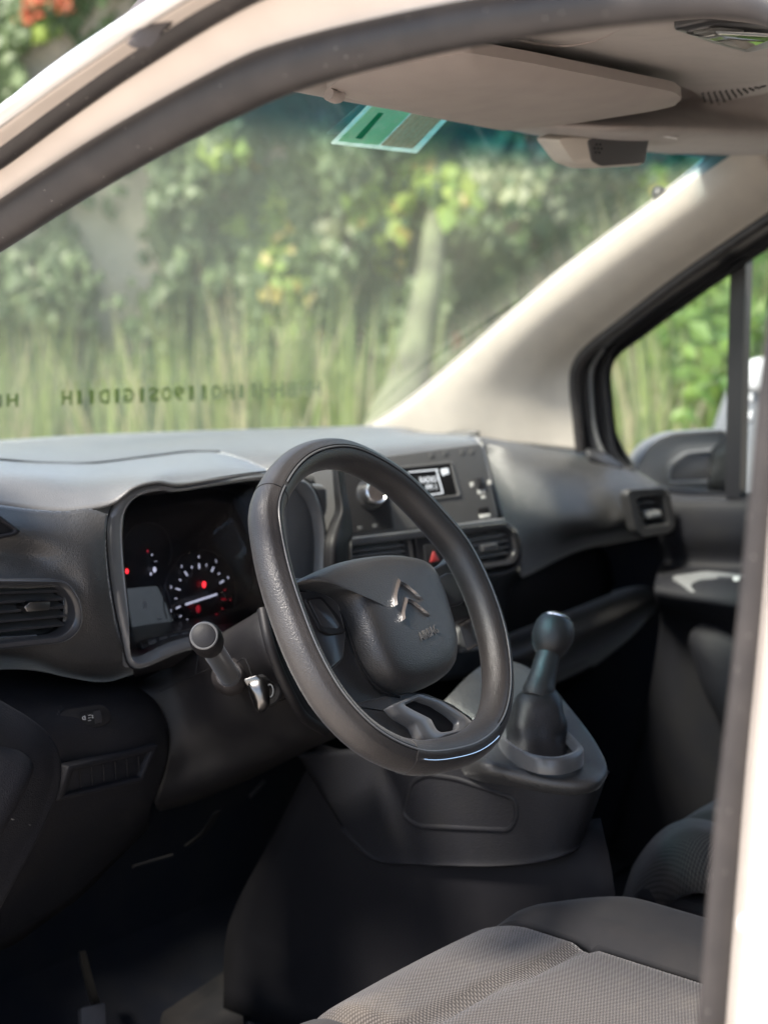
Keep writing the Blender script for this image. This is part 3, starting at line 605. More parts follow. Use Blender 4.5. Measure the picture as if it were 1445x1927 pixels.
for k in range(6):
    a = 150 + k * 22; rod('tray_rib', [cpn.P(*cpn.px(a + 3, 1450 - k * 5), -.002), cpn.P(*cpn.px(a + 5, 1484 - k * 5), -.002)], .0008, M['dash_low'], coin, n=1, seg=6)
# door-side trim at lower left
dt = [[at(-150, 1230, y=1.30), at(-60, 1290, y=1.30), at(0, 1326, y=1.30), at(50, 1356, y=1.30), at(86, 1388, y=1.30), at(104, 1428, y=1.30), at(102, 1480, y=1.30), at(78, 1540, y=1.30), at(56, 1585, y=1.30), at(0, 1690, y=1.30), at(-60, 1800, y=1.3)],
      [at(-150, 1234, y=1.285), at(-62, 1294, y=1.285), at(-2, 1332, y=1.285), at(44, 1361, y=1.285), at(78, 1392, y=1.285), at(94, 1430, y=1.285), at(92, 1478, y=1.285), at(68, 1536, y=1.285), at(46, 1578, y=1.285), at(-10, 1680, y=1.285), at(-70, 1790, y=1.285)],
      [at(-170, 1290, y=1.27), at(-100, 1330, y=1.27), at(-40, 1365, y=1.27), at(10, 1395, y=1.27), at(40, 1415, y=1.27), at(52, 1440, y=1.27), at(45, 1480, y=1.27), at(20, 1530, y=1.27), at(-10, 1570, y=1.27), at(-60, 1650, y=1.27), at(-120, 1760, y=1.27)],
      [at(-260, 1330, y=1.27), at(-200, 1360, y=1.27), at(-150, 1400, y=1.27), at(-110, 1420, y=1.27), at(-90, 1430, y=1.27), at(-80, 1450, y=1.27), at(-80, 1480, y=1.27), at(-90, 1520, y=1.27), at(-110, 1560, y=1.27), at(-160, 1640, y=1.27), at(-220, 1740, y=1.27)]]
dt = [[Vector((max(p.x, -.785 + .002 * i), p.y, p.z)) for i, p in enumerate(r)] for r in dt]
side = surf('door_side_trim', [[p + Vector((.0, .08, 0)) for p in dt[0]]] + dt, M['dash_low'], van, n=5)
pp = Plane(at(0, 1450, y=1.268), (-.15, -1, .1))
dome('knee_bump', pp, rounded([pp.px(-120, 1370), pp.px(-20, 1385), pp.px(50, 1420), pp.px(66, 1440), pp.px(55, 1475), pp.px(10, 1560), pp.px(-60, 1680), pp.px(-140, 1700)], .02, 5), 0, .02, M['dash_low'], side, power=3, skirt=-.02)
rod('panel_seam', [at(20, 1541, y=1.268), at(56, 1553, y=1.28)], .0012, M['satin'], side, n=1, seg=6)

# steering column shroud / knee panel
kn = [
 [at(248, 1290, y=1.46), at(300, 1262, y=1.44), at(350, 1225, y=1.40), at(410, 1195, y=1.34), at(470, 1160, y=1.27), at(500, 1140, y=1.24)],
 [at(258, 1298, y=1.43), at(318, 1280, y=1.41), at(365, 1245, y=1.37), at(420, 1215, y=1.30), at(472, 1180, y=1.235), at(508, 1165, y=1.21)],
 [at(300, 1340, y=1.41), at(345, 1310, y=1.39), at(390, 1285, y=1.35), at(440, 1260, y=1.28), at(490, 1235, y=1.21), at(520, 1222, y=1.19)],
 [at(315, 1395, y=1.40), at(360, 1370, y=1.38), at(410, 1345, y=1.34), at(460, 1315, y=1.28), at(515, 1290, y=1.21), at(550, 1275, y=1.185)],
 [at(308, 1450, y=1.40), at(360, 1430, y=1.385), at(420, 1405, y=1.35), at(480, 1375, y=1.29), at(550, 1345, y=1.22), at(590, 1330, y=1.19)],
 [at(292, 1512, y=1.42), at(350, 1495, y=1.40), at(420, 1470, y=1.37), at(500, 1430, y=1.31), at(575, 1393, y=1.24), at(620, 1372, y=1.21)],
 [at(300, 1528, y=1.47), at(360, 1512, y=1.46), at(430, 1485, y=1.43), at(510, 1448, y=1.38), at(590, 1408, y=1.30), at(640, 1385, y=1.26)],
]
col_ = surf('column_shroud', kn, M['shroud'], van, n=6, thick=.004)
# seams, scored lines
for q in ([(370, 1222, 1.368), (372, 1240, 1.365), (368, 1268, 1.36)], [(300, 1302, 1.405), (350, 1278, 1.38), (392, 1260, 1.335)], [(446, 1247, 1.262), (462, 1241, 1.24), (478, 1285, 1.222)], [(520, 1322, 1.222), (545, 1312, 1.208)]):
    rod('shroud_seam', [at(a, b, y=c - .004) for a, b, c in q], .0008, M['hole'], col_, n=3, seg=5)
rod('shroud_ridge', [at(494, 1148, y=1.205), at(504, 1200, y=1.185), at(520, 1250, y=1.175), at(545, 1305, y=1.17), at(572, 1350, y=1.178), at(612, 1376, y=1.20)], .006, M['shroud'], col_, n=5, seg=12)
# wall of the shroud running up towards the hub, behind the rim
surf('shroud_side', [[at(496, 1146, y=1.21), at(505, 1200, y=1.188), at(522, 1252, y=1.178), at(548, 1306, y=1.174), at(575, 1352, y=1.18), at(612, 1376, y=1.20)],
                     [at(560, 1120, y=1.22), at(570, 1180, y=1.20), at(590, 1240, y=1.2), at(620, 1300, y=1.2), at(650, 1350, y=1.22), at(690, 1378, y=1.25)],
                     [at(640, 1100, y=1.30), at(660, 1160, y=1.3), at(680, 1240, y=1.3), at(710, 1300, y=1.3), at(740, 1360, y=1.32), at(760, 1390, y=1.36)]], M['shroud'], col_, n=5)
# stalk with knob
kc = at(384, 1197, y=1.14); ke = at(432, 1272, y=1.27)
ax = (kc - ke).normalized()
stalk = tube('indicator_stalk', [ke - ax * .02, ke, ke.lerp(kc, .4), ke.lerp(kc, .8)], lambda t: circ(.0125 - .001 * t, 20), M['gloss'], van, n=4)
knb = lathe('stalk_knob', [(.0115, -.045), (.0145, -.043), (.0165, -.03), (.0168, -.012), (.0155, -.002), (.0145, .0005), (.0138, .0003)], kc, ax, M['shroud'], stalk, 32)
lathe('stalk_ring', [(.0138, -.001), (.0142, .0012), (.0132, .0022), (.012, .0012)], kc, ax, M['satin'], stalk, 32)
lathe('stalk_cap', [(.0125, -.001), (.0118, .0022), (.008, .0035), (.004, .0040), (.001, .0041)], kc, ax, M['shroud'], stalk, 32)
lathe('stalk_boot', [(.021, -.012), (.021, -.002), (.018, .006), (.0145, .010), (.0128, .010)], ke + ax * .0, ax, M['rubber'], stalk, 32)
# ignition key with metal shank and grey head
ip = Plane(at(485, 1300, y=1.205), (-.75, -.65, .15))
ign = lathe('ignition_lock', [(.019, -.02), (.019, .001), (.016, .003), (.012, .002), (.0115, -.003)], at(500, 1300, y=1.215), (-.75, -.6, .1), M['hole'], van, 28)
slab('key_blade', ip, rounded([ip.px(458, 1278), ip.px(484, 1270), ip.px(500, 1288), ip.px(470, 1296)], .003), -.002, .006, M['dullmetal'], ign, .001)
dome('key_head', ip, rounded([ip.px(462, 1282), ip.px(492, 1272), ip.px(507, 1292), ip.px(508, 1328), ip.px(498, 1339), ip.px(485, 1341), ip.px(474, 1310)], .006, 5), .004, .012, M['dullmetal'], ign, steps=5, power=3, skirt=-.004)
rod('key_ring', [ip.P(*ip.px(508 + 6 * math.cos(a), 1300 + 12 * math.sin(a)), .0) for a in [k * math.pi / 4 for k in range(8)]], .0009, M['dullmetal'], ign, closed=True, n=3, seg=6)

# ---------------- steering wheel
WC = Vector((-.4122, 1.0421, 1.1061)); Wn = Vector((.1015, -.8539, .5104))
wp_ = Plane(WC, Wn); wp_.e1 = Vector((.9824, .1668, .0838)); wp_.e2 = Vector((-.1567, .4930, .8558)); wp_.n = wp_.e1.cross(wp_.e2).normalized()
mid_px = [(512, 930), (500, 968), (505, 1020), (520, 1090), (545, 1167), (572, 1235), (610, 1305), (655, 1360), (705, 1400), (770, 1426), (830, 1422), (880, 1406), (918, 1370), (934, 1320), (936, 1265), (926, 1195), (900, 1115), (861, 1036), (815, 980), (752, 915), (690, 874), (635, 854), (580, 861), (540, 888)]
cen = [tuple(p) for p in cr([wp_.px(*p) for p in mid_px], 6, True)]
for _ in range(3): cen = [((cen[i - 1][0] + 2 * cen[i][0] + cen[(i + 1) % len(cen)][0]) / 4, (cen[i - 1][1] + 2 * cen[i][1] + cen[(i + 1) % len(cen)][1]) / 4) for i in range(len(cen))]
def wsec(grow=0, groove=True, n=40):
    out = []
    for k in range(n):
        a = 2 * math.pi * k / n; r = 1.0
        if groove: r -= .06 * math.exp(-((a - math.radians(66)) / .10) ** 2)
        out.append((math.cos(a) * (.0165 + grow) * r, math.sin(a) * (.0185 + grow) * r))
    return out
# frame: side = T x n (inward or outward), up = wheel normal
rim_pts = [wp_.P(a, b) for a, b in cen]
rim = tube('steering_wheel', rim_pts, lambda t: wsec(), M['wheel'], van, closed=True, up=wp_.n, smooth_path=False)
rim['label'] = 'black steering wheel with grained leather rim'
N = len(cen)
# lower trim insert and seams
def seg(i0, i1): return [rim_pts[i % N] for i in range(i0, i1 + 1)]
lo0 = min(range(N), key=lambda i: (pxof(rim_pts[i])[0] - 762) ** 2 + (pxof(rim_pts[i])[1] - 1424) ** 2); lo1 = min(range(N), key=lambda i: (pxof(rim_pts[i])[0] - 915) ** 2 + (pxof(rim_pts[i])[1] - 1378) ** 2)
if lo1 < lo0: lo0, lo1 = lo1, lo0
ins = tube('rim_insert', seg(lo0, lo1), lambda t: [(x, y) for x, y in wsec(.0009)], M['wheel'], rim, up=wp_.n, smooth_path=False)
def rim_line(i0, i1, ang, r, m, name, g=.0):
    pts = []
    for i in range(i0, i1 + 1):
        T = (rim_pts[(i + 1) % N] - rim_pts[(i - 1) % N]).normalized(); s = T.cross(wp_.n).normalized(); u = s.cross(T)
        pts.append(rim_pts[i % N] + s * math.cos(ang) * (.0165 + g) + u * math.sin(ang) * (.0185 + g))
    return tube(name, pts, lambda t: circ(r, 6), m, rim, up=wp_.n, smooth_path=False)
def seam(i):
    T = (rim_pts[(i + 1) % N] - rim_pts[(i - 1) % N]).normalized(); s = T.cross(wp_.n).normalized(); u = s.cross(T)
    pts = [rim_pts[i % N] + s * math.cos(a) * .0166 + u * math.sin(a) * .0186 for a in [k * math.pi / 12 for k in range(24)]]
    rod('rim_seam', pts, .0005, M['hole'], rim, closed=True, n=1, seg=5, up=T)
seam(min(range(N), key=lambda i: (pxof(rim_pts[i])[0] - 510) ** 2 + (pxof(rim_pts[i])[1] - 935) ** 2))
# outward side sign
sgn = 1 if (rim_pts[1] - rim_pts[0]).cross(wp_.n).dot(rim_pts[0] - WC) > 0 else -1
outer = 0 if sgn > 0 else math.pi
rim_line(lo0 + 1, lo1 - 1, outer + (1 if sgn > 0 else -1) * math.radians(60), .0007, M['chrome'], 'trim_line', .0012)
rim_line(0, N - 1, math.radians(90), .0010, M['satin'], 'crease_highlight', .0002)  # lighter satin rod paints a highlight along the rim's crease
rim_line(0, N - 1, math.radians(96), .0007, M['hole'], 'rim_groove', .0); rim_line(0, N - 1, math.radians(84), .0007, M['hole'], 'rim_groove', .0)
# spokes (behind the pad)
def wloop(pts, h): return [wp_.px(*p, h) for p in pts]
def spoke(name, pts, h, thick, label=None, m=None, r=.006):
    o = slab(name, wp_, rounded(wloop(pts, h), r, 4), h - thick, h, m or M['pad'], rim, .004, deg=60)
    if label: o['label'] = label
    return o
spoke('spoke', [(520, 1105), (560, 1085), (640, 1085), (720, 1200), (760, 1330), (700, 1345), (650, 1330), (600, 1262), (560, 1200)], -.030, .022)
spoke('spoke', [(770, 1075), (815, 1068), (846, 1052), (865, 1030), (905, 1100), (925, 1190), (905, 1215), (888, 1160), (850, 1172), (810, 1180)], -.020, .020)
spoke('spoke', [(655, 1325), (760, 1300), (800, 1302), (850, 1322), (893, 1352), (892, 1375), (850, 1405), (760, 1412), (690, 1365)], -.024, .016)
# bottom spoke insert (U shaped, with slot)
u_o = [(736, 1327), (790, 1305), (832, 1318), (872, 1342), (892, 1360), (890, 1374), (850, 1384), (812, 1398), (795, 1388), (782, 1362), (752, 1345)]
u_i = [(762, 1326), (788, 1314), (818, 1324), (846, 1342), (864, 1358), (862, 1372), (846, 1376), (832, 1378), (822, 1372), (812, 1352), (780, 1336)]
uo = rounded(wloop(u_o, -.012), .004, 4); ui = rounded(wloop(u_i, -.012), .003, 4)
ui_o = ring('spoke_insert', wp_, uo, ui, -.026, -.012, M['satin'], rim, .0015); ui_o['label'] = 'satin grey insert in the lower spoke'
slab('insert_slot', wp_, inset(ui, -.0005), -.026, -.020, M['hole'], rim, .0003)
# left control panel and right one
for pts, lab in (([(556, 1112), (600, 1106), (640, 1130), (655, 1190), (650, 1240), (625, 1262), (590, 1215), (568, 1160)], 'control panel on the spoke nearest the door'), ([(800, 1100), (840, 1078), (868, 1085), (878, 1118), (868, 1138), (830, 1148)], 'control panel on the far spoke')):
    slab('control_panel', wp_, rounded(wloop(pts, -.020), .006, 5), -.034, -.0165 if 'far' in lab else -.022, M['gloss'], rim, .003)['label'] = lab
slab('control_button', wp_, rounded(wloop([(574, 1126), (606, 1121), (640, 1160), (652, 1190), (622, 1194), (604, 1186)], -.018), .004, 5), -.024, -.0185, M['shroud'], rim, .001)
slab('button_dip', wp_, rounded(wloop([(580, 1130), (603, 1127), (622, 1150), (640, 1178), (634, 1184), (606, 1180)], -.0182), .004, 5), -.02, -.0178, M['gloss'], rim, .0004)
# airbag pad: two puffed layers
pad_px = [(556, 1098), (580, 1082), (625, 1064), (680, 1053), (730, 1051), (780, 1060), (802, 1078), (818, 1110), (834, 1160), (846, 1208), (847, 1240), (838, 1268), (812, 1288), (778, 1300), (748, 1303), (718, 1292), (694, 1266), (676, 1232), (656, 1178), (638, 1140), (618, 1122), (586, 1112)]
H0 = -.022
pad = [tuple(p) for p in cr(wloop(pad_px, H0), 4, True)]
pc = wp_.px(735, 1165, -.008)
def padloops(o, prof): return [[wp_.P(pc[0] + (a - pc[0]) * s, pc[1] + (b - pc[1]) * s, h) for a, b in o] for s, h in prof]
pl_ = padloops(pad, [(.97, -.05), (1, -.03), (1, -.022), (.985, -.014), (.955, -.0075), (.9, -.002), (.82, .0015), (.72, .0035), (.58, .005), (.4, .006), (.2, .0063)])
airbag = loft('airbag_cover', pl_, M['pad'], rim, True, True, deg=60)
# groove line beside the pad
rod('pad_gap', [wp_.P(a, b, -.0235) for a, b in [wp_.px(*p, -.0235) for p in ((558, 1112), (590, 1118), (622, 1132), (648, 1170), (668, 1228), (690, 1270), (716, 1300), (752, 1312))]], .0013, M['hole'], rim, n=5, seg=6)
# emblem: two stacked chevrons, each a bevelled band
def chevron(pts_o, pts_i, name):
    oo = cr(pts_o, 4); ii = cr(pts_i, 4)
    def hh(p): return .0056
    V = []; f = []
    A = [wp_.px(*p, .008) for p in oo]; B = [wp_.px(*p, .008) for p in ii]
    for (a, b), (c, d) in zip(A, B):
        V += [wp_.P(a, b, .003), wp_.P(a, b, .0075), wp_.P((a + c) / 2, (b + d) / 2, .0098), wp_.P(c, d, .0075), wp_.P(c, d, .003)]
    n = len(A)
    for i in range(n - 1):
        for k in range(4): f.append((i * 5 + k, i * 5 + k + 1, (i + 1) * 5 + k + 1, (i + 1) * 5 + k))
        f.append((i * 5 + 4, i * 5, (i + 1) * 5, (i + 1) * 5 + 4))
    f += [(0, 1, 2, 3, 4), tuple((n - 1) * 5 + k for k in (4, 3, 2, 1, 0))]
    o = link(name, V, f, M['chrome'], rim); return sharp(o, 25)
chevron([(744, 1140), (742, 1118), (749, 1090), (752, 1090), (762, 1097), (778, 1111), (796, 1131)], [(748, 1137), (748, 1122), (753, 1104), (756, 1102), (765, 1105), (779, 1116), (795, 1129)], 'emblem_chevron')
chevron([(758, 1168), (757, 1150), (762, 1130), (764, 1123), (775, 1128), (792, 1142), (809, 1159)], [(763, 1162), (763, 1152), (767, 1138), (769, 1134), (777, 1136), (790, 1146), (806, 1157)], 'emblem_chevron')
tp = [wp_.px(783, 1203, .0035), wp_.px(815, 1189, .0035)]
rot = math.atan2(tp[1][1] - tp[0][1], tp[1][0] - tp[0][0])
wrap(text('airbag_lettering', 'AIRBAG', wp_, 799, 1196, .0145, mat('letter_grey', (.11, .105, .10), .5), rim, h=0, ext=.0002, rot=rot * .35, sx=.78), airbag, -wp_.n, wp_, .0006)

# ---------------- centre stack: radio, vents, hazard switch
rp = Plane(at(800, 930, y=1.375), (-.30, -1, .33))
ro = rounded([rp.px(622, 872), rp.px(903, 834), rp.px(909, 842), rp.px(938, 970), rp.px(934, 977), rp.px(655, 1012)], .003)
radio = slab('radio', rp, ro, -.05, .0, M['radio'], van, .002)
# black surround of the left side with rotary knob
slab('radio_panel', rp, rounded([rp.px(640, 886), rp.px(724, 876), rp.px(742, 995), rp.px(656, 1006)], .004), -.001, .0012, M['gloss'], radio, .0005)
kp = rp.P(*rp.px(694, 931), .0)
lathe('volume_knob', [(.021, -.001), (.021, .004), (.0185, .006), (.0175, .018), (.016, .02)], kp, rp.n, M['gloss'], radio, 36)
lathe('knob_ring', [(.0162, .0195), (.0166, .021), (.0152, .022), (.0138, .0205)], kp, rp.n, M['chrome'], radio, 36)
lathe('knob_face', [(.0138, .018), (.0135, .0195), (.004, .0197)], kp, rp.n, M['radio'], radio, 36)
di = rounded([rp.px(744, 884), rp.px(846, 874), rp.px(860, 931), rp.px(752, 944)], .002)
do_ = rounded([rp.px(738, 880), rp.px(850, 868), rp.px(868, 934), rp.px(748, 950)], .003)
ring('display_frame', rp, do_, di, 0, .002, M['radio'], radio, .0008)
slab('display_glass', rp, inset(di, -.0005), -.001, .0008, M['hole'], radio, .0002)
def rline(a, b, r=.0009, m='lcd'): rod('display_line', [rp.P(*rp.px(*a), .0016), rp.P(*rp.px(*b), .0016)], r, M[m], radio, n=1, seg=6)
rline((768, 889), (822, 884)); rline((820, 885), (832, 928)); rline((832, 928), (800, 933)); 
text('display_text', 'RADIO', rp, 806, 903, .012, M['lcd'], radio, h=.0014, sx=.8); text('display_text', 'FM 1', rp, 812, 917, .011, M['lcd'], radio, h=.0014, sx=.9); text('display_text', '♪', rp, 835, 890, .014, M['lcd'], radio, h=.0014)
slab('display_icon', rp, rounded([rp.px(828, 883), rp.px(842, 881), rp.px(844, 892), rp.px(831, 894)], .001), .001, .0016, M['lcd'], radio, .0002)
for (x, y) in ((812, 857), (838, 853), (870, 852), (888, 850)): slab('button_symbol', rp, rounded([rp.px(x - 5, y - 5), rp.px(x + 4, y - 6), rp.px(x + 5, y + 4), rp.px(x - 4, y + 5)], .001), 0, .0006, M['satin'], radio, .0002)
slab('rocker_button', rp, rounded([rp.px(893, 900), rp.px(907, 898), rp.px(911, 918), rp.px(898, 920)], .001), 0, .003, M['gloss'], radio, .0008)
for (x, y, w, h_) in ((898, 922, 14, 7), (884, 908, 7, 8), (917, 904, 7, 8), (905, 933, 8, 5)): slab('button_symbol', rp, rounded([rp.px(x, y), rp.px(x + w, y - 1), rp.px(x + w + 1, y + h_), rp.px(x + 1, y + h_ + 1)], .001), 0, .0006, M['print'], radio, .0002)
slab('usb_port', rp, rounded([rp.px(899, 957), rp.px(918, 954), rp.px(922, 968), rp.px(902, 971)], .001), -.001, .001, M['hole'], radio, .0002)
slab('usb_port_lip', rp, rounded([rp.px(901, 969), rp.px(921, 966), rp.px(922, 973), rp.px(903, 976)], .001), -.001, .0016, M['print'], radio, .0002)
for (x, y) in ((672, 991), (700, 987)): slab('button_symbol', rp, rounded([rp.px(x, y), rp.px(x + 8, y - 1), rp.px(x + 9, y + 6), rp.px(x + 1, y + 7)], .001), 0, .0018, M['satin'], radio, .0002)
# pillar trim left of the radio
surf('stack_trim', [[at(624, 872, y=1.385), at(628, 925, y=1.375), at(630, 960, y=1.365), at(618, 992, y=1.35), at(609, 1030, y=1.34), at(608, 1110, y=1.34)],
                    [at(634, 870, y=1.362), at(640, 925, y=1.352), at(645, 960, y=1.342), at(640, 990, y=1.335), at(632, 1030, y=1.325), at(632, 1110, y=1.325)],
                    [at(646, 868, y=1.38), at(652, 925, y=1.37), at(660, 965, y=1.36), at(664, 1008, y=1.345), at(656, 1030, y=1.335), at(656, 1110, y=1.335)]], M['shroud'], van, n=5)
slab('cluster_side_pad', cpl, rounded([cpl.px(540, 905), cpl.px(630, 913), cpl.px(632, 960), cpl.px(612, 1010), cpl.px(612, 1120), cpl.px(590, 1150), cpl.px(560, 1150)], .01), -.06, -.012, M['satin'], van, .006)
vp = Plane(at(800, 1040, y=1.335), (-.2, -1, .15))
so2 = rounded([vp.px(652, 1016), vp.px(800, 1000), vp.px(952, 978), vp.px(978, 1000), vp.px(986, 1040), vp.px(978, 1068), vp.px(955, 1082), vp.px(660, 1112)], [.006, .01, .014, .014, .014, .014, .014, .01], 5)
stack = slab('vent_surround', vp, so2, -.08, -.0285, M['gloss'], van, .002)
ring('surround_rim', vp, so2, inset(so2, .0045), -.03, .0, M['gloss'], stack, .0015)
slab('surround_strip', vp, rounded([vp.px(656, 1014), vp.px(800, 997), vp.px(948, 975), vp.px(950, 986), vp.px(802, 1010), vp.px(658, 1027)], .001), -.03, .004, M['satin'], stack, .0015)
slab('surround_bridge', vp, rounded([vp.px(781, 1008), vp.px(858, 998), vp.px(868, 1078), vp.px(790, 1088)], .002), -.03, .0, M['gloss'], stack, .001)
def vrect(q, r): return rounded([vp.px(*p) for p in q], r, 5)
vent('air vent left of the hazard switch on the centre stack', vp, vrect([(656, 1022), (772, 1010), (782, 1074), (660, 1090)], .008), vrect([(662, 1028), (766, 1016), (774, 1068), (666, 1082)], .006), 4, .028, M['gloss'], mat_s=M['satin'], hf=.003, back=-.03)
vr = vent('air vent at the passenger end of the centre stack', vp, vrect([(858, 1002), (950, 986), (968, 1000), (976, 1040), (965, 1062), (868, 1078)], .012), vrect([(866, 1010), (946, 995), (960, 1006), (967, 1038), (958, 1052), (874, 1068)], .01), 4, .028, M['gloss'], mat_s=M['satin'], hf=.004, back=-.03)
slab('vent_tab', vp, vrect([(902, 1026), (932, 1022), (934, 1034), (906, 1038)], .001), -.004, .004, M['satin'], vr, .001)
hz = slab('hazard_switch', vp, vrect([(795, 1026), (846, 1018), (852, 1056), (800, 1066)], .003), 0, .003, M['gloss'], van, .001)
slab('hazard_triangle', vp, rounded([vp.px(806, 1058), vp.px(824, 1055), vp.px(812, 1037)], .001), .003, .0045, M['hazard'], hz, .0004)
# climate unit below the vents, behind the wheel, partly seen
surf('centre_stack_lower', [[at(640, 1100, y=1.34), at(760, 1090, y=1.34), at(880, 1080, y=1.34), at(950, 1075, y=1.36), at(985, 1070, y=1.42)],
                            [at(640, 1160, y=1.33), at(760, 1150, y=1.33), at(880, 1140, y=1.33), at(930, 1130, y=1.36), at(955, 1125, y=1.46)],
                            [at(640, 1230, y=1.31), at(760, 1225, y=1.31), at(880, 1215, y=1.31), at(930, 1205, y=1.34), at(950, 1200, y=1.46)],
                            [at(650, 1300, y=1.30), at(760, 1290, y=1.30), at(850, 1280, y=1.30), at(920, 1270, y=1.33), at(945, 1265, y=1.44)]], M['shroud'], van, n=5)
clp = Plane(at(870, 1185, y=1.30), (-.2, -1, .2))
cu_ = slab('climate_panel', clp, rounded([clp.px(800, 1150), clp.px(905, 1125), clp.px(915, 1205), clp.px(820, 1230)], .006), -.01, .003, M['gloss'], van, .002)
for k in range(2):
    lathe('climate_dial', [(.0, .001), (.017, .001), (.016, .012), (.0, .013)], clp.P(*clp.px(862 + k * 4, 1160 + k * 38), .002), clp.n, M['satin'], cu_, 28)
slab('switch_lip', clp, rounded([clp.px(862, 1222), clp.px(898, 1217), clp.px(898, 1223), clp.px(864, 1228)], .001), .0, .006, M['satin'], cu_, .001)

# passenger side of the dashboard
G2 = [
 [at(860, 811, y=1.95), at(930, 817, y=1.88), at(1000, 826, y=1.78), at(1090, 837, y=1.62), at(1150, 860, y=1.52), at(1200, 888, y=1.47), at(1242, 914, y=1.44)],
 [at(905, 829, y=1.50), at(955, 834, y=1.62), at(1020, 842, y=1.62), at(1092, 858, y=1.55), at(1145, 880, y=1.48), at(1190, 903, y=1.44), at(1240, 922, y=1.42)],
 [at(912, 850, y=1.42), at(958, 860, y=1.50), at(1022, 868, y=1.53), at(1090, 885, y=1.50), at(1142, 905, y=1.45), at(1184, 925, y=1.42), at(1240, 934, y=1.40)],
 [at(925, 905, y=1.37), at(970, 905, y=1.43), at(1030, 910, y=1.47), at(1090, 922, y=1.46), at(1140, 935, y=1.43), at(1178, 948, y=1.41), at(1240, 958, y=1.39)],
 [at(945, 980, y=1.345), at(990, 975, y=1.39), at(1045, 975, y=1.43), at(1095, 975, y=1.43), at(1140, 978, y=1.42), at(1180, 982, y=1.40), at(1245, 985, y=1.39)],
 [at(975, 1045, y=1.36), at(1005, 1035, y=1.40), at(1052, 1022, y=1.44), at(1100, 1010, y=1.44), at(1140, 1005, y=1.43), at(1182, 1003, y=1.42), at(1245, 1005, y=1.41)],
 [at(980, 1085, y=1.43), at(1010, 1072, y=1.47), at(1055, 1050, y=1.50), at(1100, 1032, y=1.50), at(1140, 1024, y=1.50), at(1182, 1020, y=1.49), at(1245, 1020, y=1.48)],
 [at(985, 1085, y=1.62), at(1010, 1072, y=1.62), at(1055, 1052, y=1.62), at(1100, 1036, y=1.62), at(1140, 1028, y=1.62), at(1182, 1024, y=1.6), at(1245, 1024, y=1.55)],
]
surf('passenger_dash', G2, M['dash'], van, n=7)
# defroster grille on the far shoulder
gp = Plane(at(1135, 868, y=1.50), (-.2, -.75, 1))
slab('demister_grille', gp, rounded([gp.px(1098, 848), gp.px(1130, 852), gp.px(1172, 882), gp.px(1150, 884), gp.px(1108, 862)], .006), -.004, .006, M['gloss'], van, .001)
vq = Plane(at(1215, 960, y=1.375), (-.32, -1, .12))
def q(l, r): return rounded([vq.px(*p) for p in l], r, 5)
vf = vent('air vent beside the passenger door', vq, q([(1168, 924), (1180, 920), (1240, 916), (1252, 930), (1262, 990), (1250, 1003), (1200, 1012), (1186, 1000)], .006), q([(1188, 938), (1238, 932), (1250, 985), (1205, 992)], .003), 3, .018, M['pad'], mat_s=M['satin'], hf=.014)
slab('vent_tab', vq, q([(1212, 962), (1236, 960), (1240, 970), (1216, 974)], .001), -.004, .008, M['print'], vf, .001)
# recess back and glove shelf, beam
surf('storage_recess', [[at(940, 1060, y=1.66), at(1060, 1040, y=1.66), at(1180, 1020, y=1.66), at(1270, 1010, y=1.66)], [at(900, 1250, y=1.64), at(1060, 1180, y=1.64), at(1180, 1130, y=1.64), at(1270, 1110, y=1.64)]], M['dash_low'], van, n=4)
rod('shelf_edge', [at(935, 1172, y=1.52), at(1000, 1143, y=1.52), at(1088, 1110, y=1.52)], .004, M['grey_plastic'], van, n=4)
link('recess_divider', [at(1105, 1055, y=1.5), at(1165, 1100, y=1.5), at(1090, 1128, y=1.5), at(1105, 1055, y=1.56), at(1165, 1100, y=1.56), at(1090, 1128, y=1.56)], [(0, 1, 2), (5, 4, 3), (0, 3, 4, 1), (1, 4, 5, 2), (2, 5, 3, 0)], M['dash_low'], van, smooth=False)
bm_ = [
 [at(860, 1215, y=1.62), at(940, 1188, y=1.62), at(1040, 1148, y=1.62), at(1140, 1108, y=1.60), at(1200, 1075, y=1.58), at(1255, 1062, y=1.55)],
 [at(860, 1228, y=1.47), at(945, 1200, y=1.47), at(1050, 1160, y=1.47), at(1150, 1122, y=1.46), at(1210, 1100, y=1.45), at(1262, 1090, y=1.44)],
 [at(870, 1258, y=1.41), at(955, 1232, y=1.41), at(1062, 1192, y=1.41), at(1160, 1150, y=1.41), at(1215, 1125, y=1.41), at(1265, 1112, y=1.41)],
 [at(880, 1290, y=1.41), at(965, 1262, y=1.41), at(1072, 1222, y=1.41), at(1168, 1178, y=1.41), at(1220, 1148, y=1.41), at(1265, 1132, y=1.41)],
 [at(890, 1330, y=1.46), at(975, 1300, y=1.46), at(1080, 1255, y=1.46), at(1175, 1205, y=1.46), at(1225, 1168, y=1.45), at(1265, 1148, y=1.44)],
 [at(890, 1345, y=1.6), at(980, 1320, y=1.6), at(1085, 1280, y=1.6), at(1180, 1230, y=1.6), at(1230, 1200, y=1.6), at(1265, 1180, y=1.6)],
]
surf('dash_shelf', bm_, M['dash'], van, n=6)
rod('glovebox_edge', [at(1040, 1268, y=1.44), at(1075, 1256, y=1.44), at(1105, 1246, y=1.45)], .0015, M['satin'], van, n=3)

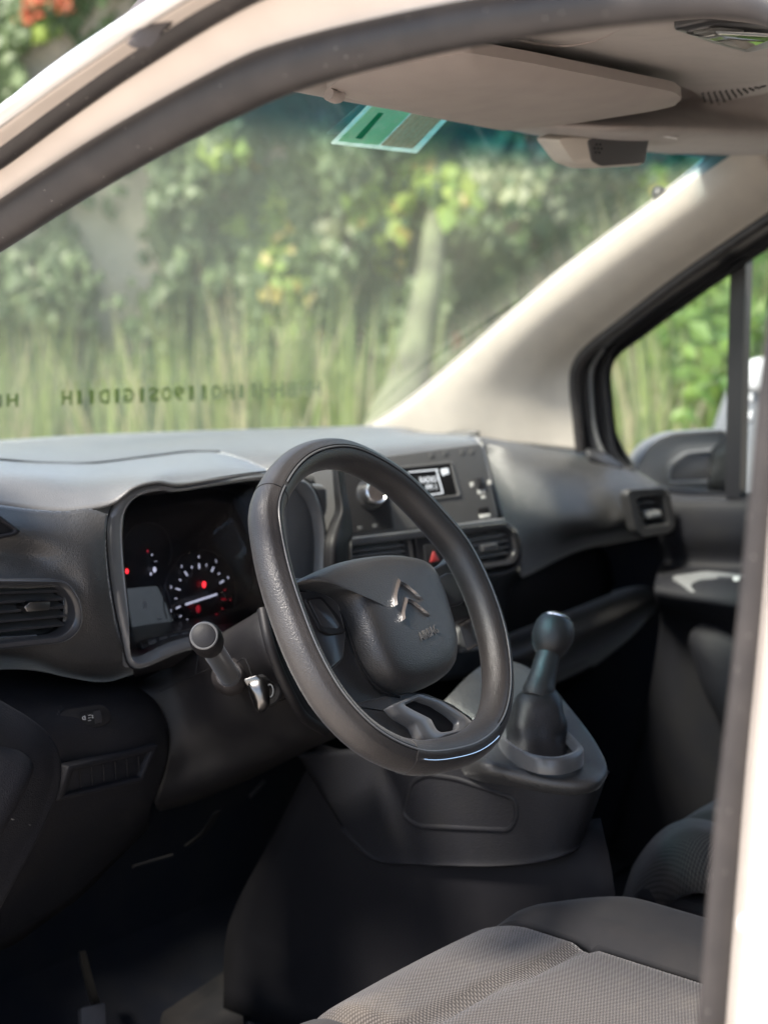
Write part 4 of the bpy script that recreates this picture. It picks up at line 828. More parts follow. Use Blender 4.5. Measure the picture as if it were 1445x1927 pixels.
# ---------------- console, gear lever
ct_ = [  # top surface, far edge to near edge
 [at(800, 1282, y=1.34), at(850, 1272, y=1.34), at(905, 1262, y=1.34), at(960, 1262, y=1.33), at(1010, 1275, y=1.30)],
 [at(770, 1330, y=1.27), at(850, 1310, y=1.26), at(930, 1300, y=1.25), at(1000, 1300, y=1.24), at(1048, 1310, y=1.22)],
 [at(760, 1385, y=1.20), at(850, 1370, y=1.17), at(940, 1360, y=1.15), at(1030, 1350, y=1.14), at(1085, 1352, y=1.14)],
 [at(800, 1440, y=1.15), at(880, 1425, y=1.11), at(960, 1415, y=1.08), at(1060, 1400, y=1.06), at(1118, 1395, y=1.06)],
 [at(870, 1478, y=1.12), at(940, 1468, y=1.07), at(1010, 1460, y=1.03), at(1080, 1450, y=1.0), at(1138, 1432, y=1.0)],
]
# simpler, solid console: section rings along the car's length
def cons_top(px, py, z): return at(px, py, z=z)
CT = [[at(680, 1420, z=.905), at(760, 1395, z=.905), at(850, 1360, z=.905), at(905, 1290, z=.925), at(960, 1250, z=.95), at(1010, 1262, z=.94), at(1050, 1300, z=.925), at(1090, 1345, z=.905), at(1122, 1390, z=.89), at(1143, 1432, z=.88)],
      [at(690, 1455, z=.897), at(770, 1440, z=.897), at(860, 1420, z=.897), at(905, 1370, z=.905), at(955, 1330, z=.92), at(1005, 1330, z=.915), at(1042, 1345, z=.905), at(1078, 1372, z=.893), at(1106, 1402, z=.883), at(1130, 1440, z=.875)]]
# body: loops following the console top outline, then down
top_px = [(650, 1440, None), (700, 1400, -.10), (800, 1345, .90), (880, 1268, .94), (930, 1240, .945), (985, 1248, .94), (1035, 1285, .925), (1080, 1335, .908), (1118, 1385, .893), (1142, 1430, .882), (1140, 1452, .876), (1122, 1466, .875), (1080, 1470, .875), (1020, 1462, .878), (960, 1448, .882), (900, 1434, .886), (820, 1438, None), (730, 1450, None)]
t3 = [at(p[0], p[1], x=-.155) if p[2] is None else at(p[0], p[1], x=p[2]) if p[2] < 0 else at(p[0], p[1], z=p[2]) for p in top_px]
t3 = [Vector(p) for p in cr(t3, 4, True)]
cc = sum(t3, Vector()) / len(t3)
def sc_loop(l, s, dz, sh=Vector()): return [cc + sh + Vector(((p.x - cc.x) * s, (p.y - cc.y) * s, p.z - cc.z + dz)) for p in l]
top_fill = [[cc + (p - cc) * s for p in t3] for s in (.02, .35, .65, .88)]
for l, dz in zip(top_fill, (0, 0, 0, 0)): pass
cons = loft('centre_console', [top_fill[0], top_fill[1], top_fill[2], top_fill[3], [p + Vector((0, 0, -.001)) for p in sc_loop(t3, .96, 0)], [p + Vector((0, 0, -.004)) for p in sc_loop(t3, .99, 0)], sc_loop(t3, .995, -.010),
            sc_loop(t3, .96, -.018), sc_loop(t3, .84, -.05, Vector((.03, .02, 0))), sc_loop(t3, .80, -.3, Vector((.04, .03, 0)))], M['dash'], van, cap0=True, deg=60)
# side skirt panel below with outlined pocket
spn = Plane(at(820, 1540, x=-.1915), (-1, -.03, .03))
kt = [(560, 1420), (660, 1412), (760, 1412), (850, 1422), (905, 1434), (960, 1448), (1020, 1465), (1080, 1474), (1122, 1468), (1142, 1450)]
kb_ = [(645, 1560), (700, 1618), (780, 1628), (850, 1631), (920, 1632), (985, 1628), (1030, 1620), (1062, 1610), (1086, 1598), (1102, 1570)]
kx = [-.182, -.184, -.186, -.187, -.188, -.187, -.180, -.163, -.142, -.102]
kbx = [-.184, -.186, -.187, -.187, -.187, -.186, -.180, -.168, -.150, -.12]
T_ = [at(*p, x=x) for p, x in zip(kt, kx)]; B_ = [at(*p, x=x) for p, x in zip(kb_, kbx)]
skirt = surf('console_side_panel', [[behind(p, .04) + Vector((0, 0, .0)) for p in T_], T_, [a.lerp(b, .15) + Vector((-.004, -.004, 0)) for a, b in zip(T_, B_)], [a.lerp(b, .5) + Vector((-.003, -.003, 0)) for a, b in zip(T_, B_)], [a.lerp(b, .93) for a, b in zip(T_, B_)], B_, [behind(p, .05) for p in B_]], M['dash_low'], van, n=5, thick=.004)
po = rounded([spn.px(748, 1536), spn.px(772, 1470), spn.px(800, 1455), spn.px(860, 1462), spn.px(976, 1500), spn.px(978, 1540), spn.px(962, 1566), spn.px(780, 1560)], .014, 6)
pi_ = inset(po, .004)
loft('pocket_edge', [[spn.P(a, b, -.001) for a, b in inset(po, -.002)], [spn.P(a, b, .0022) for a, b in po], [spn.P(a, b, .0022) for a, b in inset(po, .003)], [spn.P(a, b, -.0005) for a, b in inset(po, .006)]], M['dash_low'], skirt, deg=60)
wrap([o_ for o_ in skirt.children if o_.name.startswith('pocket_edge')][0], skirt, (1, 0, 0), spn)
# gear boot and lever
gb = at(1000, 1418, z=.888); 
bf = [(938, 1390), (960, 1362), (1000, 1350), (1050, 1370), (1092, 1408), (1096, 1424), (1070, 1436), (1040, 1440), (1000, 1434), (960, 1415)]
bz = .893
b3 = [Vector(p) for p in cr([at(*p, z=bz) for p in bf], 4, True)]; bcn = sum(b3, Vector()) / len(b3)
def bl(s, dz): return [bcn + (p - bcn) * s + Vector((0, 0, dz)) for p in b3]
boot_fr = loft('gear_surround', [bl(1.0, -.012), bl(1.0, .004), bl(.95, .007), bl(.86, .006), bl(.82, .002), bl(.78, -.004)], M['satin'], van, deg=60)
kb = at(1040, 1196, d=1.97); nk = at(1018, 1282, d=1.95); ax = (kb - nk).normalized()
bt = at(1003, 1335, d=1.94); bb = at(1003, 1412, d=1.93)
Lp = []
for i in range(15):
    t = i / 14; cpt = bb.lerp(at(1016, 1296, d=1.945), t); r = float(np.interp(t, [0, .06, .12, .35, .7, .86, .95, 1], [.05, .046, .041, .037, .032, .028, .021, .0175]))
    ring_ = []
    for k in range(40):
        a = 2 * math.pi * k / 40; w = 1 + .09 * (1 - abs(2 * t - 1)) * math.sin(a * 4 + t * 2.4) + .04 * math.sin(a * 7 + t * 9) * (1 - t) + .05 * math.sin(t * 16) * (1 - t)
        ring_.append(cpt + Vector((math.cos(a) * r * w, math.sin(a) * r * w, 0)))
    Lp.append(ring_)
boot = loft('gear_boot', Lp, mat('boot_leatherette', (.018, .018, .02), .45, .5, bump=('grain', 700, .4, .0008)), van, cap1=True, deg=70)
lever = lathe('gear_lever', [(.0195, -.010), (.0205, .0), (.0185, .006), (.0165, .02), (.0150, .045), (.0145, .062)], at(1014, 1300, d=1.945), ax, M['pad'], van, 28)
lathe('gear_knob', [(.012, -.027), (.017, -.024), (.0225, -.015), (.0255, -.003), (.0255, .006), (.024, .014), (.0205, .0205), (.017, .023)], kb, ax, M['pad'], lever, 36)
lathe('knob_cap', [(.0178, .0222), (.0175, .0245), (.014, .0268), (.008, .0282), (.001, .0285)], kb, ax, mat('shift_cap', (.02, .02, .022), .08, .6, coat=1), lever, 32)
lathe('knob_ring', [(.0195, .0205), (.0198, .0225), (.0182, .0238), (.0176, .0225)], kb, ax, M['chrome'], lever, 32)

# ---------------- dark side of the footwell, floor, pedals, bulkheads
surf('tunnel_side', [[at(600, 1400, x=-.177), at(700, 1440, x=-.177), at(800, 1540, x=-.176), at(1000, 1550, x=-.17), at(1130, 1540, x=-.10)],
                     [at(520, 1560, x=-.18), at(640, 1600, x=-.178), at(800, 1660, x=-.178), at(1000, 1680, x=-.17), at(1150, 1640, x=-.15)],
                     [at(430, 1740, x=-.18), at(600, 1760, x=-.18), at(800, 1790, x=-.18), at(1000, 1820, x=-.17), at(1170, 1800, x=-.15)],
                     [at(420, 1900, x=-.2), at(600, 1950, x=-.2), at(800, 1980, x=-.2), at(1000, 2000, x=-.19), at(1170, 2000, x=-.17)]], M['tunnel'], van, n=4)
box('centre_stack_light_block', (-.16, 1.50, .93), (.27, 1.92, 1.165), M['hole'], van)  # added dark box behind the stack, stops light leaking in from outside
box('firewall', (-.76, 1.70, .38), (.80, 1.74, 1.12), M['carpet'], van)
surf('glovebox', [[Vector((x, y, z)) for x in (.16, .3, .5, .74)] for y, z in ((1.56, .985), (1.50, .97), (1.485, .90), (1.50, .80), (1.56, .72), (1.68, .66))], M['dash_low'], van, n=4)
box('far_kick_panel', (.775, .2, .3), (.80, 2.0, 1.09), M['carpet'], van)
box('near_kick_panel', (-.80, 1.33, .3), (-.758, 2.2, 1.13), M['carpet'], van, .01)
box('floor', (-.72, -.9, .36), (.74, 2.05, .42), M['carpet'], van)
box('bulkhead_front', (-.74, 1.95, .3), (.74, 2.0, 1.1), M['carpet'], van)
box('bulkhead_rear', (-.74, -1.0, .3), (.74, -.95, 1.75), M['liner'], van)
surf('floor_slope', [[Vector((x, 1.95, .95)) for x in (-.72, -.3, .3, .72)], [Vector((x, 1.85, .62)) for x in (-.72, -.3, .3, .72)], [Vector((x, 1.6, .46)) for x in (-.72, -.3, .3, .72)], [Vector((x, 1.4, .43)) for x in (-.72, -.3, .3, .72)]], M['carpet'], van, n=5)
# dusty mat
mp_ = [at(300, 1800, z=.45), at(345, 1745, z=.47), at(420, 1745, z=.47), at(450, 1850, z=.44), at(460, 1960, z=.43), at(300, 1960, z=.43)]
link('floor_mat', [p + Vector((0, 0, .012)) for p in mp_] + [p for p in mp_], [(0, 1, 2, 3, 4, 5), (0, 6, 7, 1), (1, 7, 8, 2), (2, 8, 9, 3), (3, 9, 10, 4), (4, 10, 11, 5), (5, 11, 6, 0)], M['mat_dust'], van, smooth=False)
ped = tube('clutch_pedal', [at(155, 1800, y=1.60), at(168, 1850, y=1.55), at(182, 1900, y=1.50)], lambda t: [(-.004, -.008), (.004, -.008), (.004, .008), (-.004, .008)], M['dullmetal'], van, n=5)
ppl = Plane(at(180, 1925, y=1.47), (-.1, -1, .7))
slab('pedal_pad', ppl, rounded([ppl.px(150, 1898), ppl.px(196, 1888), ppl.px(200, 1960), ppl.px(152, 1960)], .004), -.006, .004, M['rubber_old'], ped, .002)
# wiring and bracket glimpses under the dash
br = tube('bonnet_bracket', [at(408, 1528, y=1.5), at(385, 1565, y=1.52), at(352, 1592, y=1.54)], lambda t: [(-.010, -.001), (.010, -.001), (.006, .001), (-.006, .001)], M['shroud'], van, n=4)
rod('wire', [at(250, 1632, y=1.55), at(290, 1620, y=1.55), at(325, 1610, y=1.55)], .002, M['shroud'], van); rod('wire', [at(470, 1500, y=1.5), at(485, 1485, y=1.5), at(498, 1470, y=1.5)], .003, M['shroud'], van)

# ---------------- seats
z_b = .005
def seat_z(x, y, x0, x1, z0, yf):
    """cushion height field: bolsters at the sides, seams, rolled front"""
    w = (x - x0) / (x1 - x0); z = z0
    z += z_b * (math.exp(-((w - .07) / .07) ** 2) + math.exp(-((w - .86) / .085) ** 2)) + .012 * math.sin(math.pi * w)
    z -= .014 * math.exp(-((w - .175) / .02) ** 2) + .014 * math.exp(-((w - .72) / .018) ** 2)
    if .16 < w < .74: z -= .011 * math.exp(-((y - (yf - .15 - .05 * w)) / .007) ** 2)
    yb_ = yf - .11 * max(0, min(1, (w - .66) / .3)) ** 1.0 - .05 * max(0, .12 - w) / .12
    t = max(0, (y - (yb_ - .10)) / .10); z -= .085 * t ** 2.2
    e = max(0, (.07 - w) / .07); z -= .06 * e ** 2
    e = max(0, (w - .88) / .12); z -= .07 * e ** 2
    z += .012 * max(0, (yf - .1 - y)) * -1
    return z
def cushion(name, x0, x1, w0, w1, z0, yf, yb, m, parent, base=None, nx=60, ny=70):
    rows = []
    for j in range(ny + 1):
        y = yf - (yf - yb) * (j / ny) ** 1.3
        rows.append([Vector((x0 + (x1 - x0) * w, y, seat_z(x0 + (x1 - x0) * w, y, x0, x1, z0, yf))) for w in [w0 + (w1 - w0) * i / nx for i in range(nx + 1)]])
    drop = [[p + Vector((0, -.002, -.02)) for p in rows[0]]]; drop2 = [[p + Vector((0, -.02, -.1)) for p in rows[0]]]
    return surf(name, drop2 + drop + rows, m, parent, n=1, thick=.02)
X0, X1, Z0, YF = -.665, -.125, .732, 1.055
seat = cushion('driver_seat', X0, X1, .175, .72, Z0, YF, .2, M['fabric'], van); seat['label'] = "driver's seat cushion in grey woven fabric with dusty stains"
cushion('bolster', X0, X1, .0, .175, Z0, YF, .2, M['bolster'], seat, nx=24); cushion('bolster', X0, X1, .72, 1.0, Z0, YF, .2, M['bolster'], seat, nx=30)
box('seat_base', (X0 + .03, .2, .44), (X1 - .03, YF - .06, .66), M['carpet'], seat, .02)
surf('backrest', [[Vector((x, .18 - .12 * k, .70 + .3 * k)) for x in (X0, X0 + .1, X1 - .1, X1)] for k in range(4)], M['fabric'], seat, n=4, thick=.1)
P0, P1, PZ, PY = .05, .62, .745, 1.06
ps = cushion('passenger_seat', P0, P1, .0, .9, PZ, PY, .2, M['fabric'], van); ps['label'] = 'passenger seat cushion, dusty grey woven fabric'
box('seat_base', (P0 + .002, .2, .44), (P1 - .03, PY - .035, .668), M['bolster'], ps, .02)
surf('backrest', [[Vector((x, .18 - .12 * k, .66 + .3 * k)) for x in (P0, .15, .45, P1)] for k in range(4)], M['fabric'], ps, n=4, thick=.1)

# ---------------- windscreen, sticker, lettering
def ws(x, t, off=0):
    a = Vector((x, 2.16 - .4 * x * x, 1.165)); b = Vector((x, 1.235 - .22 * x * x, 1.655)); p = a.lerp(b, t); bow = math.sin(math.pi * t) * .012
    return p + Vector((0, -.46, -.88)) * (off - bow)
wsc = surf('windscreen', [[ws((-.74 + 1.40 * i / 12) * (1 - .13 * j / 8) + .02 * j / 8, j / 8) for i in range(13)] for j in range(9)], M['windscreen'], van, n=1, thick=0)
wsc['label'] = 'clear windscreen with a blue tinted band along its top'
wpn = Vector((0, -.463, -.886)).normalized(); wpl = Plane(ws(-.25, .85, .006), wpn); wpl.e1 = Vector((1, 0, 0)); wpl.e2 = Vector((0, -.886, .463)); wpl.n = wpn
st = slab('windscreen_sticker', wpl, rounded([wpl.px(622, 270), wpl.px(700, 190), wpl.px(860, 205), wpl.px(784, 288)], .003), -.001, .0, M['sticker_w'], wsc, .0002)
st['label'] = 'square green and white permit sticker on the windscreen'
slab('windscreen_sticker', wpl, rounded([wpl.px(636, 264), wpl.px(705, 194), wpl.px(780, 202), wpl.px(712, 272)], .001), .0, .0006, M['sticker_p'], wsc, .0001)['label'] = 'pale green field of the permit sticker'
slab('windscreen_sticker', wpl, rounded([wpl.px(668, 258), wpl.px(712, 210), wpl.px(722, 211), wpl.px(680, 260)], .001), .0006, .001, M['sticker_g'], wsc, .0001)['label'] = 'dark green stripe of the permit sticker'
slab('windscreen_sticker', wpl, rounded([wpl.px(716, 272), wpl.px(784, 202), wpl.px(845, 208), wpl.px(776, 279)], .001), .0, .0006, M['sticker_b'], wsc, .0001)['label'] = 'brown printed lines of the permit sticker'
for k in range(5): rod('sticker_line', [wpl.P(*wpl.px(727 + k * 11, 271 + k), .0008), wpl.P(*wpl.px(785 + k * 11, 210 + k), .0008)], .0006, M['sticker_w'], wsc, n=1, seg=5)
# dark blurred lettering low on the glass
lp = Plane(ws(-.1, .14, .004), wpn); lp.e1 = Vector((1, 0, 0)); lp.e2 = wpl.e2; lp.n = wpn
def glass_letter(ch, px_, py_, w_, h_):
    cu = bpy.data.curves.new('t', 'FONT'); cu.body = ch; cu.size = 1; cu.offset = .03; cu.resolution_u = 2
    to = bpy.data.objects.new('t', cu); sc.collection.objects.link(to); bpy.context.view_layer.update()
    me = bpy.data.meshes.new_from_object(to); bpy.data.objects.remove(to)
    xs_ = [v.co.x for v in me.vertices]; ys_ = [v.co.y for v in me.vertices]; x0_, x1_, y0_, y1_ = min(xs_), max(xs_), min(ys_), max(ys_)
    for v in me.vertices:
        a = (v.co.x - x0_) / max(1e-6, x1_ - x0_); b = (v.co.y - y0_) / (y1_ - y0_); v.co = lp.P(*lp.px(px_ + w_ * (1 - a), py_ - h_ * b))
    me.materials.clear(); me.materials.append(M['letter']); me.name = 'windscreen_letter'
    o = bpy.data.objects.new('windscreen_letter', me); sc.collection.objects.link(o); o.parent = wsc
def lp_t(s, x0, x1, y0, y1, h0, h1):
    n_ = len(s); st_ = (x1 - x0) / n_
    for i, ch in enumerate(s):
        if ch != ' ': t = i / n_; w_ = st_ * (.35 if ch == 'I' else .86); glass_letter(ch, x0 + st_ * i + (st_ * .86 - w_) / 2, y0 + (y1 - y0) * t, w_, h0 + (h1 - h0) * t)
lp_t('IH', -12, 38, 766, 764, 24, 24); lp_t('HIIDIGISO9IIOHIIHHBHH', 116, 608, 762, 745, 27, 30)

# ---------------- headliner, visor, overhead parts
def hf(x): return 1.235 - .22 * x * x
xs = [-.70, -.6, -.4, -.2, 0, .2, .4, .62, .76]
hl = [[Vector((x, hf(x) - a, b)) for x in xs] for a, b in ((-.01, 1.655), (.0, 1.640), (.02, 1.642), (.06, 1.668), (.12, 1.693), (.22, 1.708), (.34, 1.712), (.6, 1.715), (1.2, 1.715), (2.2, 1.715))]
liner = surf('headliner', hl, M['liner'], van, n=5, thick=.015, away=(0, .3, 1.2))
lpp = Plane(Vector((0, .95, 1.684)), (0, .02, -1), up=(0, 1, 0))
slab('liner_panel', lpp, rounded([lpp.px(*p) for p in ((820, 60), (890, 78), (960, 88), (1100, 116), (1250, 154), (1300, 172), (1330, 196), (1480, 170), (1700, 100), (1700, -200), (800, -200))], [.01, .02, .02, .02, .02, .012, .012, .02, .02, .02, .02], 5), -.025, .0, M['liner'], liner, .006)
# sun visor: padded slab hanging below the headliner
vz = Plane(Vector((-.17, 1.06, 1.648)), (0, -.10, -1), up=(0, 1, 0))
def vzx(x, y): v = Vector((x, y, 1.65)) - vz.o; return (v.dot(vz.e1), v.dot(vz.e2))
vis = rounded([vz.px(612, 170), vz.px(640, 148), vz.px(760, 118), vz.px(880, 98), vz.px(1000, 118), vz.px(1268, 172), vz.px(1284, 184), vz.px(1268, 200), vz.px(1110, 226), vz.px(948, 243), vz.px(780, 212), vz.px(640, 180)], .012, 5)
visor = dome('sun_visor', vz, vis, .0, .012, M['visor'], van, steps=10, power=6, skirt=-.012)
# visor clip & pivot
rod('visor_pivot', [at(618, 176, y=1.15), at(632, 182, y=1.15), at(640, 178, y=1.15)], .007, M['visor'], visor, n=3)
box('visor_clip', tuple(at(962, 238, y=1.17)), tuple(at(962, 238, y=1.17) + Vector((.03, .02, .012))), M['trim'], visor, .004)
# front header rail: rolled trim along the glass, with a raised console around the mirror foot
hr = surf('header_trim', [[at(940, 243, z=1.645), at(1010, 255, z=1.64), at(1070, 268, z=1.632), at(1160, 280, z=1.63), at(1250, 288, z=1.632), at(1330, 297, z=1.638), at(1460, 305, z=1.64)],
     [at(950, 238, z=1.636), at(1015, 248, z=1.632), at(1075, 258, z=1.625), at(1165, 262, z=1.622), at(1255, 268, z=1.626), at(1335, 275, z=1.632), at(1460, 285, z=1.635)],
     [at(970, 226, z=1.645), at(1030, 228, z=1.640), at(1090, 232, z=1.636), at(1180, 236, z=1.632), at(1270, 240, z=1.636), at(1350, 246, z=1.64), at(1460, 255, z=1.645)],
     [at(1000, 205, z=1.675), at(1060, 205, z=1.675), at(1130, 205, z=1.672), at(1220, 205, z=1.67), at(1300, 205, z=1.672), at(1370, 210, z=1.674), at(1460, 215, z=1.676)],
     [at(1040, 180, z=1.70), at(1100, 178, z=1.70), at(1180, 175, z=1.70), at(1260, 175, z=1.70), at(1330, 172, z=1.70), at(1390, 170, z=1.70), at(1460, 170, z=1.70)]], M['liner'], van, n=6)
op = Plane(at(1150, 285, y=1.13), (-.35, -1, -.15))
pod = loft('mirror_pod', [[op.P(a, b, -.05) for a, b in rounded([op.px(1050, 262), op.px(1110, 248), op.px(1230, 250), op.px(1222, 312), op.px(1120, 322), op.px(1085, 308)], .008, 4)],
                          [op.P(a, b, -.012) for a, b in rounded([op.px(1060, 262), op.px(1110, 250), op.px(1226, 252), op.px(1218, 312), op.px(1120, 318), op.px(1090, 306)], .008, 4)],
                          [op.P(a, b, .0) for a, b in rounded([op.px(1104, 262), op.px(1120, 254), op.px(1222, 252), op.px(1213, 307), op.px(1130, 314), op.px(1112, 304)], .006, 4)]], M['trim'], van, cap0=True, cap1=True, deg=30)
slab('pod_face', op, rounded([op.px(1104, 264), op.px(1120, 256), op.px(1221, 253), op.px(1212, 306), op.px(1130, 312), op.px(1112, 302)], .004), -.002, .002, M['radio'], pod, .001)
for k in range(7):
    a = k * math.pi / 3; c = op.px(1116, 278); r = 0 if k == 6 else .0058
    lathe('microphone_hole', [(.0016, .0), (.0015, .0026), (.0, .0027)], op.P(c[0] + .006 + r * math.cos(a), c[1] + r * math.sin(a), 0), op.n, M['hole'], pod, 8)
for x0 in (1188, 1222): slab('warning_label', op, [op.px(x0, 248, .03), op.px(x0 + (18 if x0 < 1200 else 52), 250 + (x0 > 1200) * 8, .03), op.px(x0 + (18 if x0 < 1200 else 52), 254 + (x0 > 1200) * 8, .03), op.px(x0, 252, .03)], .025, .0302, M['white'], pod, .0003)
# perforations in the liner, dome light
for i in range(11):
    for j in range(5):
        px_, py_ = 1322 + i * 11 + j * 2, 176 - i * 1.5 + j * 6.5 - i * j * .7
        c = at(px_, py_, z=1.6845)
        lathe('liner_perforation', [(.0012, -.002), (.0011, .002), (.0, .002)], c, (0, 0, -1), M['hole'], liner, 6)
dp = Plane(at(1365, 50, z=1.683), (0, -.12, -1), up=(0, 1, 0))
dl_o = rounded([dp.px(1262, 40), dp.px(1330, 24), dp.px(1500, 30), dp.px(1470, 70), dp.px(1405, 86), dp.px(1340, 68)], .01, 5)
dlm = slab('dome_light', dp, dl_o, -.012, .008, M['gloss'], van, .003)
slab('lamp_lens', dp, rounded([dp.px(1285, 42), dp.px(1335, 30), dp.px(1480, 42), dp.px(1400, 74)], .006), .004, .011, M['lens'], dlm, .003)
slab('reflector', dp, rounded([dp.px(1300, 42), dp.px(1350, 34), dp.px(1400, 40), dp.px(1370, 62)], .004), .007, .0095, M['print'], dlm, .001)
rod('liner_seam', [at(965, 72, z=1.684), at(1020, 82, z=1.684), at(1070, 84, z=1.684), at(1120, 74, z=1.684), at(1165, 52, z=1.684)], .002, M['visor'], liner, n=4)

# ---------------- passenger A-pillar, door, window, mirror
L1 = [(690, 804), (735, 778), (800, 730), (880, 662), (960, 592), (1050, 515), (1150, 438), (1240, 372), (1332, 298), (1400, 240)]
L2 = [(1092, 850), (1086, 790), (1080, 730), (1084, 690), (1110, 655), (1170, 608), (1250, 546), (1340, 482), (1420, 428), (1500, 375)]
A1 = [at(*p, x=.63 - .04 * k / 9) for k, p in enumerate(L1)]; A2 = [at(*p, x=.735 - .065 * k / 9) for k, p in enumerate(L2)]
def mixp(t, inn): return [a.lerp(b, t) + Vector((-inn, -inn * .4, 0)) for a, b in zip(A1, A2)]
apil = surf('pillar_trim', [[p + Vector((.03, .03, 0)) for p in A1], A1, mixp(.18, .018), mixp(.42, .028), mixp(.68, .022), mixp(.88, .006), A2], M['trim'], van, n=6)
apil['label'] = 'beige pillar trim between windscreen and passenger door'
rod('pillar_seal', [p + Vector((.004, .0, 0)) for p in A1], .004, M['black_metal'], van, n=4)
hook = at(1240, 364, x=.61); lathe('pillar_clip', [(.006, -.01), (.011, -.004), (.012, .004), (.007, .01)], hook, (1, .3, .6), M['black_metal'], van, 16)
surf('pillar_base', [[at(690, 808, y=1.96), at(800, 800, y=1.9), at(900, 806, y=1.86), at(1000, 818, y=1.76), at(1085, 830, y=1.62)], [at(690, 802, y=2.02), at(780, 770, y=1.98), at(880, 780, y=1.92), at(990, 790, y=1.80), at(1084, 800, y=1.66)]], M['trim'], van, n=4)
L3 = [(1205, 900), (1162, 850), (1150, 770), (1145, 700), (1160, 655), (1205, 620), (1290, 560), (1374, 503), (1445, 455), (1520, 405)]
A3 = [at(*p, x=.775 - .04 * k / 9) for k, p in enumerate(L3)]; A2b = [p + Vector((.01, .0, 0)) for p in A2]
dfr = surf('door_frame', [A2b, [a.lerp(b, .35) + Vector((-.004, 0, 0)) for a, b in zip(A2b, A3)], [a.lerp(b, .55) + Vector((.012, 0, 0)) for a, b in zip(A2b, A3)], [a.lerp(b, .8) + Vector((.0, 0, 0)) for a, b in zip(A2b, A3)], A3], M['black_metal'], van, n=5, thick=.02)
dfr['label'] = 'black passenger door window frame'
rod('door_seal', [p + Vector((-.004, -.004, 0)) for p in A2], .010, M['rubber'], van, n=5, seg=14)
rod('frame_seal', [a.lerp(b, .42) + Vector((-.006, -.004, 0)) for a, b in zip(A2b, A3)][:5], .003, M['grey_plastic'], dfr, n=5)
wd = tube('window_divider', [at(1398, 430, x=.765), at(1392, 600, x=.765), at(1388, 760, x=.765), at(1384, 935, x=.765)], lambda t: [(-.014, -.012), (.014, -.012), (.014, .012), (-.014, .012)], M['black_metal'], van, up=(1, 0, 0), n=4)
sgl = link('side_window', [(.785, .2, 1.08), (.785, 1.75, 1.08), (.785, 1.75, 1.16), (.745, 1.2, 1.56), (.74, .9, 1.66), (.74, .2, 1.68)], [(0, 1, 2, 3, 4, 5)], M['side_glass'], van, smooth=False)
dpn = [
 [at(1195, 905, x=.80), at(1260, 922, x=.80), at(1330, 927, x=.80), at(1430, 927, x=.80), at(1600, 927, x=.80)],
 [at(1225, 925, x=.755), at(1265, 935, x=.755), at(1330, 938, x=.755), at(1430, 938, x=.755), at(1600, 938, x=.755)],
 [at(1235, 955, x=.735), at(1270, 955, x=.735), at(1335, 955, x=.735), at(1430, 955, x=.735), at(1600, 955, x=.735)],
 [at(1240, 1010, x=.73), at(1275, 1010, x=.73), at(1335, 1010, x=.73), at(1430, 1010, x=.73), at(1600, 1010, x=.73)],
 [at(1240, 1060, x=.74), at(1275, 1063, x=.74), at(1335, 1066, x=.74), at(1430, 1070, x=.74), at(1600, 1075, x=.74)],
 [at(1235, 1085, x=.66), at(1275, 1088, x=.655), at(1335, 1092, x=.65), at(1430, 1100, x=.64), at(1600, 1110, x=.64)],
 [at(1230, 1110, x=.625), at(1275, 1118, x=.62), at(1335, 1128, x=.615), at(1430, 1142, x=.61), at(1600, 1160, x=.61)],
 [at(1235, 1135, x=.64), at(1275, 1142, x=.635), at(1335, 1152, x=.63), at(1430, 1165, x=.62), at(1600, 1190, x=.62)],
 [at(1240, 1190, x=.70), at(1275, 1200, x=.70), at(1335, 1215, x=.68), at(1430, 1240, x=.67), at(1600, 1260, x=.67)],
 [at(1200, 1400, x=.72), at(1275, 1420, x=.71), at(1335, 1440, x=.70), at(1430, 1480, x=.69), at(1600, 1500, x=.69)],
 [at(1100, 1750, x=.73), at(1275, 1800, x=.73), at(1335, 1850, x=.73), at(1430, 1900, x=.73), at(1600, 1950, x=.73)],
]
door = surf('passenger_door', dpn, M['dash_low'], van, n=5, thick=.03); door['label'] = 'black passenger door panel with grey armrest'
ar = Plane(at(1340, 1105, x=.65), (-.5, -.1, 1), up=(0, 1, 0))
aro = rounded([ar.px(1262, 1088), ar.px(1330, 1078), ar.px(1460, 1092), ar.px(1460, 1140), ar.px(1300, 1120)], .01, 5)
arm = slab('armrest', ar, aro, -.02, .006, M['grey_plastic'], door, .004)
slab('window_switch', ar, rounded([ar.px(1350, 1086, .006), ar.px(1400, 1088, .006), ar.px(1402, 1102, .006), ar.px(1352, 1098, .006)], .003), .0, .0085, M['gloss'], door, .001)
slab('switch_lever', ar, rounded([ar.px(1380, 1088, .01), ar.px(1396, 1090, .01), ar.px(1396, 1100, .01), ar.px(1380, 1098, .01)], .003), .006, .015, M['print'], door, .002)
# speaker bulge lower on the door
sb = Plane(at(1370, 1260, x=.67), (-1, -.3, .1)); dome('door_pocket', sb, rounded([sb.px(1290, 1190), sb.px(1340, 1160), sb.px(1480, 1170), sb.px(1480, 1420), sb.px(1390, 1420), sb.px(1320, 1300)], .03, 6), 0, .03, M['dash_low'], door, power=3)
